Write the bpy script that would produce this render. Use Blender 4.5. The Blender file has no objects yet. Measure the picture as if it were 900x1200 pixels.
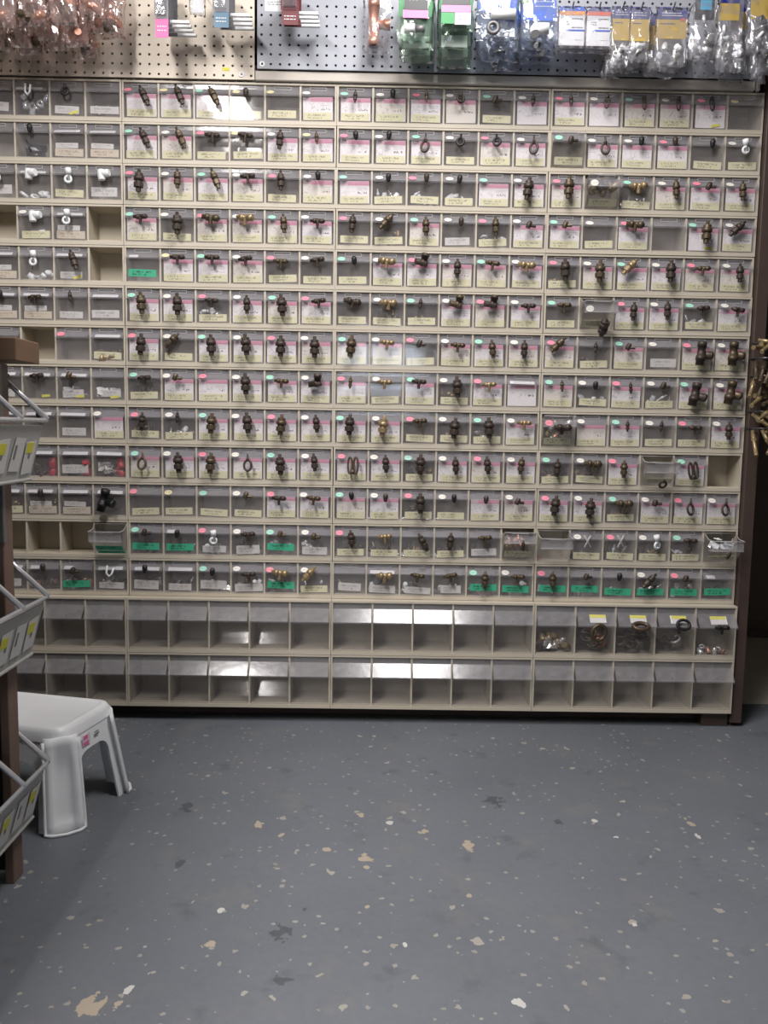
import bpy, bmesh, math, random
from mathutils import Vector, Matrix, noise
PI = math.pi
R = math.radians
random.seed(7)
S = bpy.context.scene
C = S.collection

# ------------------------------------------------------------------ camera
cam_d = bpy.data.cameras.new('camera')
cam = bpy.data.objects.new('camera', cam_d)
C.objects.link(cam)
cam_d.sensor_fit = 'VERTICAL'
cam_d.sensor_height = 36.0
cam_d.lens = 36.0 * 960 / 1200
cam_d.clip_start = 0.02
CAM = Vector((0.727, -2.3676, 0.882))
ya, pi_, ro = 0.0100, 0.1034, -0.0166
fwd = Vector((math.sin(ya) * math.cos(pi_), math.cos(ya) * math.cos(pi_), -math.sin(pi_)))
rgt = Vector((math.cos(ya), -math.sin(ya), 0))
dwn = fwd.cross(rgt)
r2 = rgt * math.cos(ro) + dwn * math.sin(ro)
d2 = -rgt * math.sin(ro) + dwn * math.cos(ro)
m = Matrix((r2, -d2, -fwd)).transposed().to_4x4()
m.translation = CAM
cam.matrix_world = m
S.camera = cam

# ------------------------------------------------------------------ world, lights, exposure
S.view_settings.view_transform = 'Standard'
S.view_settings.look = 'None'
S.view_settings.gamma = 1.0
S.view_settings.exposure = 0.06
S.view_settings.use_curve_mapping = False
w = bpy.data.worlds.new('world')
S.world = w
w.use_nodes = True
w.node_tree.nodes['Background'].inputs[0].default_value = (0.80, 0.86, 1.0, 1)
w.node_tree.nodes['Background'].inputs[1].default_value = 0.0
S.cycles.max_bounces = 8
S.cycles.transparent_max_bounces = 16
S.cycles.caustics_reflective = False
S.cycles.caustics_refractive = False
S.cycles.sample_clamp_indirect = 4.0


def area(name, loc, sx, sy, power, col, rot=(0, 0, 0)):
    l = bpy.data.lights.new(name, 'AREA')
    l.shape = 'RECTANGLE'
    l.size = sx
    l.size_y = sy
    l.energy = power
    l.color = col
    o = bpy.data.objects.new(name, l)
    C.objects.link(o)
    o.location = loc
    o.rotation_euler = rot
    return o


LAMPS = [  # position, length x, length y, watts, colour
    ((-0.10, -2.00, 2.52), 0.20, 1.50, 78, (1.0, 0.96, 0.93)),
    ((0.95, -0.92, 2.52), 0.50, 0.80, 32, (1.0, 0.965, 0.95)),
]
for k, (loc, sx, sy, pw, colr) in enumerate(LAMPS):
    area(['ceiling_tube_offscreen', 'ceiling_panel_offscreen'][k], loc, sx, sy, pw, colr)

# ------------------------------------------------------------------ helpers


def tag(o, label=None, cat=None, group=None, kind=None):
    if label: o['label'] = label
    if cat: o['category'] = cat
    if group: o['group'] = group
    if kind: o['kind'] = kind
    return o


def empty(name, loc=(0, 0, 0), rot=(0, 0, 0), parent=None):
    o = bpy.data.objects.new(name, None)
    C.objects.link(o)
    o.location = loc
    o.rotation_euler = rot
    o.parent = parent
    o.empty_display_size = 0.02
    return o


def put(name, mesh, parent=None, loc=(0, 0, 0), rot=(0, 0, 0), scale=None):
    o = bpy.data.objects.new(name, mesh)
    C.objects.link(o)
    o.parent = parent
    o.location = loc
    o.rotation_euler = rot
    if scale: o.scale = scale
    return o


class MB:
    """collects simple solids into one mesh"""

    def __init__(self):
        self.bm = bmesh.new()
        self.mi = 0

    def _m(self, faces):
        for f in faces:
            f.material_index = self.mi

    def box(self, x0, x1, y0, y1, z0, z1, M=None):
        vs = [Vector((x, y, z)) for x in (x0, x1) for y in (y0, y1) for z in (z0, z1)]
        if M is not None: vs = [M @ v for v in vs]
        v = [self.bm.verts.new(p) for p in vs]
        fs = [self.bm.faces.new([v[i] for i in q]) for q in
              ((0, 1, 3, 2), (4, 6, 7, 5), (0, 4, 5, 1), (2, 3, 7, 6), (0, 2, 6, 4), (1, 5, 7, 3))]
        self._m(fs)
        return self

    def lathe(self, prof, n=10, M=None, cap=True, smooth=None, hexs=()):
        """prof: list of (radius, z). hexs: profile spans to make six-sided"""
        rings = []
        for i, (r, z) in enumerate(prof):
            ring = []
            for k in range(n):
                a = 2 * PI * k / n
                rr = r
                if i in hexs:
                    b = (a % (PI / 3)) - PI / 6
                    rr = r * math.cos(PI / 6) / math.cos(b)
                p = Vector((rr * math.cos(a), rr * math.sin(a), z))
                ring.append(self.bm.verts.new(M @ p if M is not None else p))
            rings.append(ring)
        fs = []
        for a, b, a_, b_ in zip(rings, rings[1:], prof, prof[1:]):
            for k in range(n):
                f = self.bm.faces.new((a[k], a[(k + 1) % n], b[(k + 1) % n], b[k]))
                f.smooth = (abs(a_[0] - b_[0]) < 1e-9) if smooth is None else smooth
                fs.append(f)
        if cap:
            if prof[0][0] > 1e-6: fs.append(self.bm.faces.new(rings[0][::-1]))
            if prof[-1][0] > 1e-6: fs.append(self.bm.faces.new(rings[-1]))
        self._m(fs)
        return self

    def tube(self, pts, r, n=8, closed=False, M=None):
        pts = [Vector(p) for p in pts]
        if M is not None: pts = [M @ p for p in pts]
        N = len(pts)
        rings = []
        up = None
        for i, p in enumerate(pts):
            if closed:
                t = (pts[(i + 1) % N] - pts[i - 1]).normalized()
            else:
                t = (pts[min(i + 1, N - 1)] - pts[max(i - 1, 0)]).normalized()
            if up is None:
                up = t.orthogonal().normalized()
            up = (up - t * up.dot(t)).normalized()
            sd = t.cross(up)
            rr = r[i] if isinstance(r, (list, tuple)) else r
            rings.append([self.bm.verts.new(p + (up * math.cos(2 * PI * k / n) + sd * math.sin(2 * PI * k / n)) * rr) for k in range(n)])
        fs = []
        rng = range(N) if closed else range(N - 1)
        for i in rng:
            a, b = rings[i], rings[(i + 1) % N]
            for k in range(n):
                f = self.bm.faces.new((a[k], a[(k + 1) % n], b[(k + 1) % n], b[k]))
                f.smooth = True
                fs.append(f)
        if not closed:
            fs.append(self.bm.faces.new(rings[0][::-1]))
            fs.append(self.bm.faces.new(rings[-1]))
        self._m(fs)
        return self

    def poly(self, pts):
        f = self.bm.faces.new([self.bm.verts.new(p) for p in pts])
        self._m([f])
        return f

    def mesh(self, name, *mats, bevel=0, seg=1, solid=0):
        bm = self.bm
        if solid:
            bmesh.ops.remove_doubles(bm, verts=bm.verts, dist=1e-6)
            bmesh.ops.recalc_face_normals(bm, faces=bm.faces)
            bmesh.ops.solidify(bm, geom=list(bm.faces), thickness=solid)
        if bevel:
            bmesh.ops.bevel(bm, geom=list(bm.edges), offset=bevel, segments=seg, affect='EDGES', profile=0.5)
        bmesh.ops.recalc_face_normals(bm, faces=bm.faces)
        me = bpy.data.meshes.new(name)
        bm.to_mesh(me)
        bm.free()
        for mt in mats: me.materials.append(mt)
        return me


def lin(c):
    return tuple((v / 255 / 12.92 if v / 255 <= 0.04045 else ((v / 255 + 0.055) / 1.055) ** 2.4) for v in c)


class NT:
    """terse node building"""

    def __init__(self, name):
        self.m = bpy.data.materials.new(name)
        self.m.use_nodes = True
        self.t = self.m.node_tree
        self.t.nodes.clear()
        self.out = self.t.nodes.new('ShaderNodeOutputMaterial')

    def n(self, typ, **kw):
        nd = self.t.nodes.new('ShaderNode' + typ)
        for k, v in kw.items():
            if k.startswith('i_'):
                key = k[2:]
                nd.inputs[int(key) if key.isdigit() else key.replace('_', ' ')].default_value = v
            else:
                setattr(nd, k, v)
        return nd

    def l(self, a, b):
        self.t.links.new(a, b)
        return self

    def val(self, sock, v):
        if isinstance(v, bpy.types.NodeSocket): self.l(v, sock)
        elif isinstance(v, (tuple, list)) and len(v) == 3 and sock.type == 'RGBA': sock.default_value = (*v, 1)
        else: sock.default_value = v

    def math(self, op, a, b=None, c=None):
        nd = self.n('Math', operation=op)
        self.val(nd.inputs[0], a)
        if b is not None: self.val(nd.inputs[1], b)
        if c is not None: self.val(nd.inputs[2], c)
        return nd.outputs[0]

    def mix(self, f, a, b):
        nd = self.n('MixRGB')
        self.val(nd.inputs[0], f)
        self.val(nd.inputs[1], a)
        self.val(nd.inputs[2], b)
        return nd.outputs[0]

    def noise(self, vec=None, scale=5, detail=2, rough=0.5):
        nd = self.n('TexNoise')
        nd.inputs['Scale'].default_value = scale
        nd.inputs['Detail'].default_value = detail
        nd.inputs['Roughness'].default_value = rough
        if vec is not None: self.l(vec, nd.inputs['Vector'])
        return nd.outputs[0]

    def objco(self):
        return self.n('TexCoord').outputs['Object']

    def rand(self):
        return self.n('ObjectInfo').outputs['Random']

    def sep(self, v):
        nd = self.n('SeparateXYZ')
        self.l(v, nd.inputs[0])
        return nd.outputs

    def comb(self, x, y, z):
        nd = self.n('CombineXYZ')
        for i, v in enumerate((x, y, z)): self.val(nd.inputs[i], v)
        return nd.outputs[0]

    def bsdf(self, col, rough=0.5, metal=0.0, bump=None, bs=0.2, bd=0.002, spec=0.5):
        b = self.n('BsdfPrincipled')
        self.val(b.inputs['Base Color'], col)
        self.val(b.inputs['Roughness'], rough)
        self.val(b.inputs['Metallic'], metal)
        b.inputs['Specular IOR Level'].default_value = spec
        if bump is not None:
            bp = self.n('Bump')
            bp.inputs['Strength'].default_value = bs
            bp.inputs['Distance'].default_value = bd
            self.l(bump, bp.inputs['Height'])
            self.l(bp.outputs[0], b.inputs['Normal'])
        self.l(b.outputs[0], self.out.inputs[0])
        return self.m


def plain(name, col, rough=0.5, metal=0.0, var=0.12, scale=60, bs=0.0, spec=0.5):
    t = NT(name)
    c = lin(col)
    nz = t.noise(t.objco(), scale, 3)
    lo = tuple(v * (1 - var) for v in c)
    hi = tuple(min(1, v * (1 + var)) for v in c)
    rp = t.mix(nz, lo, hi)
    return t.bsdf(rp, rough, metal, bump=nz if bs else None, bs=bs, spec=spec)


MAT = {}
MAT['beige'] = plain('beige_bin_plastic', (194, 185, 169), 0.45, var=0.10, scale=9)
MAT['bronze'] = plain('dark_bronze', (70, 60, 54), 0.5, 0.35, 0.35, 120)
MAT['black'] = plain('black_rubber', (26, 25, 27), 0.5, 0.0, 0.2, 80)
MAT['brass'] = plain('brass', (160, 140, 108), 0.38, 0.5, 0.25, 90)
MAT['oldbrass'] = plain('dull_brass', (158, 140, 104), 0.36, 0.5, 0.25, 90)
MAT['tarnish'] = plain('tarnished_brass', (92, 80, 64), 0.45, 0.5, 0.3, 110)
MAT['copper'] = plain('copper', (200, 150, 132), 0.35, 0.55, 0.2, 60)
MAT['chrome'] = plain('chrome', (232, 232, 236), 0.25, 0.5, 0.05, 30)
MAT['whitep'] = plain('white_plastic', (234, 236, 238), 0.4, 0.0, 0.05, 20)
MAT['red'] = plain('red_plastic', (176, 34, 52), 0.4, 0.0, 0.1, 40)
MAT['blackbag'] = plain('black_bag', (30, 32, 38), 0.3, 0.0, 0.3, 40)
MAT['darkwood'] = plain('dark_brown_wood', (70, 56, 50), 0.55, 0.0, 0.25, 14)
MAT['brownpost'] = plain('brown_painted_wood', (118, 96, 84), 0.55, 0.0, 0.22, 16)
MAT['blackpanel'] = plain('black_panel', (26, 25, 26), 0.6, 0.0, 0.3, 8)
MAT['tanwood'] = plain('tan_wood', (116, 90, 70), 0.6, 0.0, 0.18, 24)
MAT['greymetal'] = plain('grey_painted_metal', (112, 110, 110), 0.4, 0.3, 0.1, 24)
MAT['wallpaint'] = plain('wall_paint', (150, 144, 134), 0.85, 0.0, 0.08, 2)
MAT['ceilpaint'] = plain('ceiling_paint', (176, 172, 164), 0.9, 0.0, 0.06, 2)
MAT['strip'] = plain('whitewashed_wood', (196, 188, 178), 0.6, 0.0, 0.06, 12)
MAT['yellow'] = plain('yellow_sticker', (226, 220, 70), 0.6, 0.0, 0.06, 60)
MAT['hookm'] = plain('hook_wire', (120, 120, 124), 0.3, 0.9, 0.1, 60)
MAT['foil'] = plain('crumpled_foil', (210, 208, 205), 0.25, 0.6, 0.1, 60)
for nm, c in (('dot_p', (236, 140, 160)), ('dot_w', (226, 222, 214)), ('dot_g', (160, 216, 194)), ('dot_y', (226, 216, 172))):
    t = NT(nm)
    x, y, z = t.sep(t.objco())
    q = t.noise(t.comb(t.math('ADD', t.math('MULTIPLY', x, 420), t.math('MULTIPLY', t.rand(), 90)), 0.0, t.math('MULTIPLY', z, 420)), 1.0, 1)
    ink = t.math('MULTIPLY', t.math('GREATER_THAN', q, 0.56), t.math('LESS_THAN', t.math('ABSOLUTE', z), 0.0032))
    MAT[nm] = t.bsdf(t.mix(t.math('MULTIPLY', ink, 0.55), lin(c), lin((70, 60, 60))), 0.6)


def scrib(t, x, z, z0, z1, x0, x1, fx, thr=0.52, seed=0.0):
    """0/1 mask of a row of handwriting between z0..z1, x0..x1"""
    rnd = t.math('MULTIPLY_ADD', t.rand(), 173.0, seed)
    v = t.comb(t.math('MULTIPLY_ADD', x, fx, rnd), rnd, t.math('MULTIPLY', z, fx * 0.55))
    a = t.math('GREATER_THAN', t.noise(v, 1.0, 2, 0.6), thr)
    for s_, op, lim in ((z, 'GREATER_THAN', z0), (z, 'LESS_THAN', z1), (x, 'GREATER_THAN', x0), (x, 'LESS_THAN', x1)):
        a = t.math('MULTIPLY', a, t.math(op, s_, lim))
    return a


def band(t, z, z0, z1):
    return t.math('MULTIPLY', t.math('GREATER_THAN', z, z0), t.math('LESS_THAN', z, z1))


# printed bin card: pink heading, line drawing at left, text at right, size in bold
CW, CH = 0.083, 0.0615


def card_mat(name, tint):
    t = NT(name)
    x, y, z = t.sep(t.objco())
    base = t.mix(t.noise(t.objco(), 30, 2), lin(tint), lin(tuple(min(255, v + 8) for v in tint)))
    pk = band(t, z, CH * 0.80, CH * 0.985)
    pk = t.math('MULTIPLY', pk, t.math('GREATER_THAN', x, -0.020))
    col = t.mix(t.math('MULTIPLY', pk, 0.9), base, lin((236, 156, 182)))
    pk2 = t.math('MULTIPLY', band(t, z, CH * 0.80, CH * 0.985), t.math('LESS_THAN', x, -0.020))
    col = t.mix(t.math('MULTIPLY', pk2, 0.35), col, lin((226, 150, 178)))
    for k, zz in enumerate((0.0435, 0.040, 0.0365)):
        col = t.mix(t.math('MULTIPLY', scrib(t, x, z, zz - 0.0009, zz + 0.0009, 0.006, 0.036, 520, 0.47, k * 31.0), 0.5), col, lin((120, 112, 122)))
    col = t.mix(t.math('MULTIPLY', scrib(t, x, z, 0.027, 0.033, 0.008, 0.034, 300, 0.53, 9.0), 0.8), col, lin((52, 46, 52)))
    # line drawing of the part
    rnd = t.math('MULTIPLY', t.rand(), 60.0)
    nz = t.noise(t.comb(t.math('MULTIPLY_ADD', x, 60.0, rnd), rnd, t.math('MULTIPLY', z, 60.0)), 1.0, 1)
    ln = t.math('LESS_THAN', t.math('ABSOLUTE', t.math('SUBTRACT', nz, 0.5)), 0.018)
    ln = t.math('MULTIPLY', ln, t.math('MULTIPLY', t.math('LESS_THAN', x, 0.002), band(t, z, 0.020, 0.047)))
    col = t.mix(t.math('MULTIPLY', ln, 0.35), col, lin((110, 104, 116)))
    return t.bsdf(col, 0.7)


MAT['card'] = card_mat('printed_card', (234, 228, 228))
MAT['card2'] = card_mat('printed_card_aged', (228, 220, 210))


def strip_mat(name, col, inkc, strength=0.7):
    t = NT(name)
    x, y, z = t.sep(t.objco())
    nz = t.noise(t.objco(), 25, 2)
    c = t.mix(nz, lin(tuple(v - 10 for v in col)), lin(tuple(min(255, v + 8) for v in col)))
    hw = t.math('MULTIPLY_ADD', t.rand(), 0.012, 0.018)
    a1 = scrib(t, x, z, 0.0105, 0.0160, -0.030, hw, 330, 0.50, 3.0)
    a2 = scrib(t, x, z, 0.0035, 0.0085, -0.028, 0.012, 330, 0.52, 47.0)
    c = t.mix(t.math('MULTIPLY', t.math('MAXIMUM', a1, a2), strength), c, lin(inkc))
    return t.bsdf(c, 0.7)


MAT['sy'] = strip_mat('yellow_name_strip', (226, 220, 180), (92, 88, 70), 0.6)
MAT['sg'] = strip_mat('green_name_strip', (62, 166, 130), (18, 52, 44), 0.8)
MAT['sw'] = strip_mat('white_name_strip', (214, 210, 206), (96, 92, 94), 0.45)
MAT['sb'] = strip_mat('buff_name_strip', (214, 200, 178), (100, 90, 80), 0.5)
MAT['paper'] = plain('white_paper', (226, 224, 222), 0.75, 0, 0.05, 40)


def clear_mat(name, tint, haze, hazecol, rough=0.04, scr=0.0, bump=0.0, bscale=60, fres=1.0, ior=1.45):
    """thin clear plastic: see-through, glossy by Fresnel, a little dusty"""
    t = NT(name)
    tr = t.n('BsdfTransparent')
    tr.inputs[0].default_value = (*tint, 1)
    df = t.n('BsdfDiffuse')
    df.inputs[0].default_value = (*lin(hazecol), 1)
    gl = t.n('BsdfGlossy')
    gl.inputs['Roughness'].default_value = rough
    gl.inputs[0].default_value = (1, 1, 1, 1)
    co = t.objco()
    nz = t.noise(co, 45, 3)
    fac = t.math('MULTIPLY', t.math('MULTIPLY_ADD', nz, 1.0, 0.5), haze)
    m1 = t.n('MixShader')
    t.val(m1.inputs[0], fac)
    t.l(tr.outputs[0], m1.inputs[1])
    t.l(df.outputs[0], m1.inputs[2])
    fr = t.n('LayerWeight')
    fr.inputs[0].default_value = 0.5
    schl = t.math('MULTIPLY_ADD', t.math('POWER', fr.outputs['Facing'], 5.0), 0.80, 0.035)
    if bump:
        bp = t.n('Bump')
        bp.inputs['Strength'].default_value = bump
        bp.inputs['Distance'].default_value = 0.004
        t.l(t.noise(co, bscale, 3), bp.inputs['Height'])
        t.l(bp.outputs[0], gl.inputs['Normal'])
        t.l(bp.outputs[0], fr.inputs['Normal'])
    m2 = t.n('MixShader')
    t.val(m2.inputs[0], t.math('MULTIPLY', schl, fres))
    t.l(m1.outputs[0], m2.inputs[1])
    t.l(gl.outputs[0], m2.inputs[2])
    t.l(m2.outputs[0], t.out.inputs[0])
    return t.m


MAT['bin'] = clear_mat('clear_bin_plastic', (0.975, 0.975, 0.98), 0.062, (226, 222, 226), 0.06, bump=0.06, bscale=14, fres=0.65)
MAT['bigbin'] = clear_mat('clear_big_bin_plastic', (0.965, 0.965, 0.965), 0.040, (200, 196, 198), 0.10, bump=0.05, bscale=14, fres=0.35)
MAT['lip'] = clear_mat('clear_bin_lip', (0.96, 0.96, 0.97), 0.15, (220, 217, 224), 0.13, bump=0.10, bscale=22)
MAT['biglip'] = clear_mat('clear_big_bin_lip', (0.96, 0.96, 0.97), 0.15, (216, 213, 218), 0.16, bump=0.12, bscale=22, fres=1.0)
MAT['rimclear'] = clear_mat('clear_bin_rim', (0.92, 0.92, 0.93), 0.45, (222, 218, 218), 0.1)
MAT['film'] = clear_mat('clear_bag_film', (0.96, 0.96, 0.97), 0.13, (214, 214, 222), 0.10, bump=0.5, bscale=45, fres=1.6)
MAT['film_green'] = clear_mat('green_bag_film', (0.88, 0.94, 0.90), 0.15, (168, 192, 178), 0.10, bump=0.5, bscale=45, fres=1.6)
MAT['film_blue'] = clear_mat('blue_bag_film', (0.93, 0.95, 0.98), 0.12, (196, 206, 222), 0.10, bump=0.5, bscale=45, fres=1.6)
MAT['film_pink'] = clear_mat('rosy_bag_film', (0.97, 0.93, 0.92), 0.17, (232, 206, 202), 0.10, bump=0.7, bscale=40, fres=3.0)

# floor: worn grey paint with chips down to tan concrete
CHIPS = [(0.476, -0.628, .022, 0), (0.534, -0.672, .012, 0), (0.716, -0.764, .022, 0), (0.634, -0.732, .014, 0), (0.844, -0.654, .017, 0),
         (0.934, -0.707, .028, 0), (0.305, -1.206, .036, 0), (0.345, -1.20, .014, 0), (0.453, -1.051, .016, 0), (0.454, -0.954, .014, 1), (0.963, -1.188, .016, 1),
         (1.445, -0.659, .013, 1), (1.455, -0.604, .016, 0), (1.264, -0.667, .010, 1), (1.281, -1.179, .013, 0), (1.203, -0.982, .007, 1),
         (0.789, -1.048, .008, 1), (0.722, -0.939, .007, 0), (0.766, -0.613, .013, 1), (0.704, -0.578, .014, 0),
         (0.351, -1.167, .011, 1), (0.916, -0.899, .010, 0), (1.235, -0.593, .012, 1), (0.72, -0.80, .010, 0)]
DARKS = [(0.344, -0.792, .022), (0.588, -1.144, .022), (0.608, -0.946, .008), (0.30, -0.55, .03), (1.02, -0.50, .035), (0.57, -1.02, .03), (1.15, -0.60, .02)]


def floor_mat():
    t = NT('worn_grey_floor_paint')
    P = t.n('NewGeometry').outputs['Position']
    x, y, z = t.sep(P)
    big = t.noise(P, 1.6, 4, 0.6)
    fine = t.noise(P, 60, 4, 0.7)
    col = t.mix(big, lin((84, 89, 96)), lin((112, 116, 123)))
    col = t.mix(t.math('MULTIPLY', t.math('SUBTRACT', fine, 0.35), 0.5), col, lin((126, 128, 132)))
    # scuffs and dull stains
    st = t.noise(P, 7, 5, 0.65)
    mr = t.n('MapRange')
    t.l(st, mr.inputs[0])
    mr.inputs[1].default_value = 0.56
    mr.inputs[2].default_value = 0.72
    col = t.mix(t.math('MULTIPLY', mr.outputs[0], 0.30), col, lin((128, 122, 114)))
    mr2 = t.n('MapRange')
    t.l(t.noise(P, 11, 5, 0.6), mr2.inputs[0])
    mr2.inputs[1].default_value = 0.60
    mr2.inputs[2].default_value = 0.75
    col = t.mix(t.math('MULTIPLY', mr2.outputs[0], 0.45), col, lin((58, 60, 66)))
    # small flecks, two sizes, denser where the paint is worn
    wear = t.noise(P, 2.3, 3, 0.6)
    for sc, thr, k in ((26, 0.075, 0.6), (52, 0.10, 0.5), (15, 0.05, 0.7)):
        vo = t.n('TexVoronoi', feature='F1')
        vo.inputs['Scale'].default_value = sc
        wp = t.n('VectorMath', operation='ADD')
        nd = t.n('TexNoise')
        nd.inputs['Scale'].default_value = sc * 2.6
        nd.inputs['Detail'].default_value = 2
        t.l(P, nd.inputs['Vector'])
        ms = t.n('VectorMath', operation='SCALE')
        t.l(nd.outputs[1], ms.inputs[0])
        ms.inputs['Scale'].default_value = 0.55 / sc
        t.l(P, wp.inputs[0])
        t.l(ms.outputs[0], wp.inputs[1])
        t.l(wp.outputs[0], vo.inputs['Vector'])
        rr = t.sep(vo.outputs['Color'])
        pick = t.math('LESS_THAN', rr[0], t.math('MULTIPLY', wear, 0.62))
        size = t.math('MULTIPLY_ADD', rr[1], thr * 1.6, thr)
        hit = t.math('MULTIPLY', t.math('LESS_THAN', vo.outputs['Distance'], size), pick)
        cc = t.mix(rr[2], lin((160, 152, 138)), lin((196, 194, 188)))
        col = t.mix(t.math('MULTIPLY', hit, k), col, cc)
    # the larger chips
    wn = t.n('TexNoise')
    wn.inputs['Scale'].default_value = 55
    wn.inputs['Detail'].default_value = 3
    t.l(P, wn.inputs['Vector'])
    wob = t.math('MULTIPLY_ADD', wn.outputs[0], 2.2, -0.6)
    for lst, dark in ((CHIPS, 0), (DARKS, 1)):
        for e in lst:
            dx = t.math('SUBTRACT', x, e[0])
            dy = t.math('MULTIPLY', t.math('SUBTRACT', y, e[1]), 0.8)
            d = t.math('SQRT', t.math('ADD', t.math('MULTIPLY', dx, dx), t.math('MULTIPLY', dy, dy)))
            if dark:
                f = t.math('MULTIPLY', t.math('LESS_THAN', d, t.math('MULTIPLY', wob, e[2])), 0.5)
                col = t.mix(f, col, lin((48, 48, 52)))
            else:
                f = t.math('LESS_THAN', d, t.math('MULTIPLY', wob, e[2]))
                col = t.mix(t.math('MULTIPLY', f, 0.8), col, lin((172, 158, 140)) if not e[3] else lin((198, 196, 192)))
    rg = t.math('MULTIPLY_ADD', big, 0.25, 0.36)
    return t.bsdf(col, rg, 0, bump=fine, bs=0.12, bd=0.002, spec=0.4)


MAT['floor'] = floor_mat()
t = NT('bare_concrete')
P = t.n('NewGeometry').outputs['Position']
MAT['concrete'] = t.bsdf(t.mix(t.noise(P, 9, 6, 0.65), lin((176, 166, 150)), lin((218, 210, 196))), 0.8)
MAT['pegtan'] = plain('tan_hardboard', (234, 222, 206), 0.6, 0, 0.05, 8)
MAT['peggrey'] = plain('grey_painted_hardboard', (168, 171, 180), 0.5, 0, 0.04, 8)
t = NT('daylight_pane')
em = t.n('Emission')
em.inputs[0].default_value = (0.80, 0.88, 1.0, 1)
em.inputs[1].default_value = 6.5
t.l(em.outputs[0], t.out.inputs[0])
MAT['daylight'] = t.m

# ------------------------------------------------------------------ the room
RX0, RX1, RY0, RY1, RZ = -3.2, 4.2, -5.2, 2.6, 2.6


def struct(name, mb, *mats, **kw):
    o = put(name, mb.mesh(name, *mats, **kw))
    o['kind'] = 'structure'
    return o


FLOOR_EDGE = 0.225
struct('floor', MB().box(RX0, RX1, RY0, FLOOR_EDGE, -0.05, 0), MAT['floor'])
struct('floor_bare_concrete', MB().box(RX0, RX1, FLOOR_EDGE, RY1, -0.05, -0.001), MAT['concrete'])
struct('ceiling', MB().box(RX0, RX1, RY0, RY1, RZ, RZ + 0.05), MAT['ceilpaint'])
struct('wall_back', MB().box(RX0, RX1, RY1, RY1 + 0.05, 0, RZ), MAT['wallpaint'])
struct('wall_left', MB().box(RX0 - 0.05, RX0, RY0, RY1, 0, RZ), MAT['wallpaint'])
struct('wall_right', MB().box(RX1, RX1 + 0.05, RY0, RY1, 0, RZ), MAT['wallpaint'])
WX0, WX1, WZ0, WZ1 = 0.34, 1.16, 1.02, 1.66      # window behind the camera
mb = MB()
mb.box(RX0, WX0, RY0 - 0.05, RY0, 0, RZ).box(WX1, RX1, RY0 - 0.05, RY0, 0, RZ)
mb.box(WX0, WX1, RY0 - 0.05, RY0, 0, WZ0).box(WX0, WX1, RY0 - 0.05, RY0, WZ1, RZ)
struct('wall_front', mb, MAT['wallpaint'])
mb = MB()
mb.box(WX0, WX1, RY0 - 0.03, RY0 - 0.02, WZ0, WZ1)
win = struct('window_front_offscreen', mb, MAT['daylight'])
mb = MB()
for a in ((WX0, WX0 + .03, WZ0, WZ1), (WX1 - .03, WX1, WZ0, WZ1), (WX0, WX1, WZ0, WZ0 + .03), (WX0, WX1, WZ1 - .03, WZ1), ((WX0 + WX1) / 2 - .012, (WX0 + WX1) / 2 + .012, WZ0, WZ1)):
    mb.box(a[0], a[1], RY0 - 0.018, RY0 + 0.01, a[2], a[3])
put('window_frame', mb.mesh('window_frame', MAT['whitep']), win)

for k, (loc, sx, sy, pw, colr) in enumerate(LAMPS):
    f = empty('ceiling_light', (loc[0], loc[1], RZ))
    tag(f, ['long tube light on the ceiling above the wire rack', 'square panel light on the ceiling close to the bin wall'][k], 'light')
    put('housing', MB().box(-sx / 2 - .02, sx / 2 + .02, -sy / 2 - .02, sy / 2 + .02, -0.06, 0).mesh('housing', MAT['whitep']), f)

# ------------------------------------------------------------------ bin wall carcass
HB = 0.045
UW, UH, UL = 0.6, 0.11228, 0.16365
YU, DU, DL = 0.030, 0.092, 0.133
ZU = HB + 2 * UL
ZTOP = ZU + 13 * UH
car = empty('bin_stand', (0.6, 0.1, 0))
tag(car, 'dark brown wooden stand carrying the whole wall of clear bins', 'stand')


def cbox(name, a, mat):
    x0, x1, y0, y1, z0, z1 = a
    put(name, MB().box(x0 - .6, x1 - .6, y0 - .1, y1 - .1, z0, z1).mesh(name, mat, bevel=0.002), car)


cbox('back_panel', (-0.64, 1.80, 0.136, 0.156, 0.0, 2.25), MAT['darkwood'])
cbox('base_board', (-0.62, 1.80, 0.075, 0.13, 0.0, HB - 0.001), MAT['darkwood'])
cbox('end_post', (1.803, 1.838, 0.012, 0.156, 0.012, 2.25), MAT['darkwood'])
cbox('foot', (1.72, 1.80, 0.02, 0.07, 0.0, HB - 0.001), MAT['darkwood'])
cbox('foot', (-0.60, -0.52, 0.02, 0.07, 0.0, HB - 0.001), MAT['darkwood'])
cbox('corner_strip', (1.772, 1.782, 0.020, 0.032, ZTOP + 0.001, ZTOP + 0.40), MAT['strip'])
# filler strip over the bins that the pegboards stand on
cbox('top_rail', (-0.62, 0.372, 0.050, 0.134, ZTOP + 0.002, ZTOP + 0.055), MAT['strip'])
cbox('top_rail', (0.373, 1.768, 0.0215, 0.134, ZTOP + 0.002, ZTOP + 0.0285), MAT['strip'])

# pegboards with real holes


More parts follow.
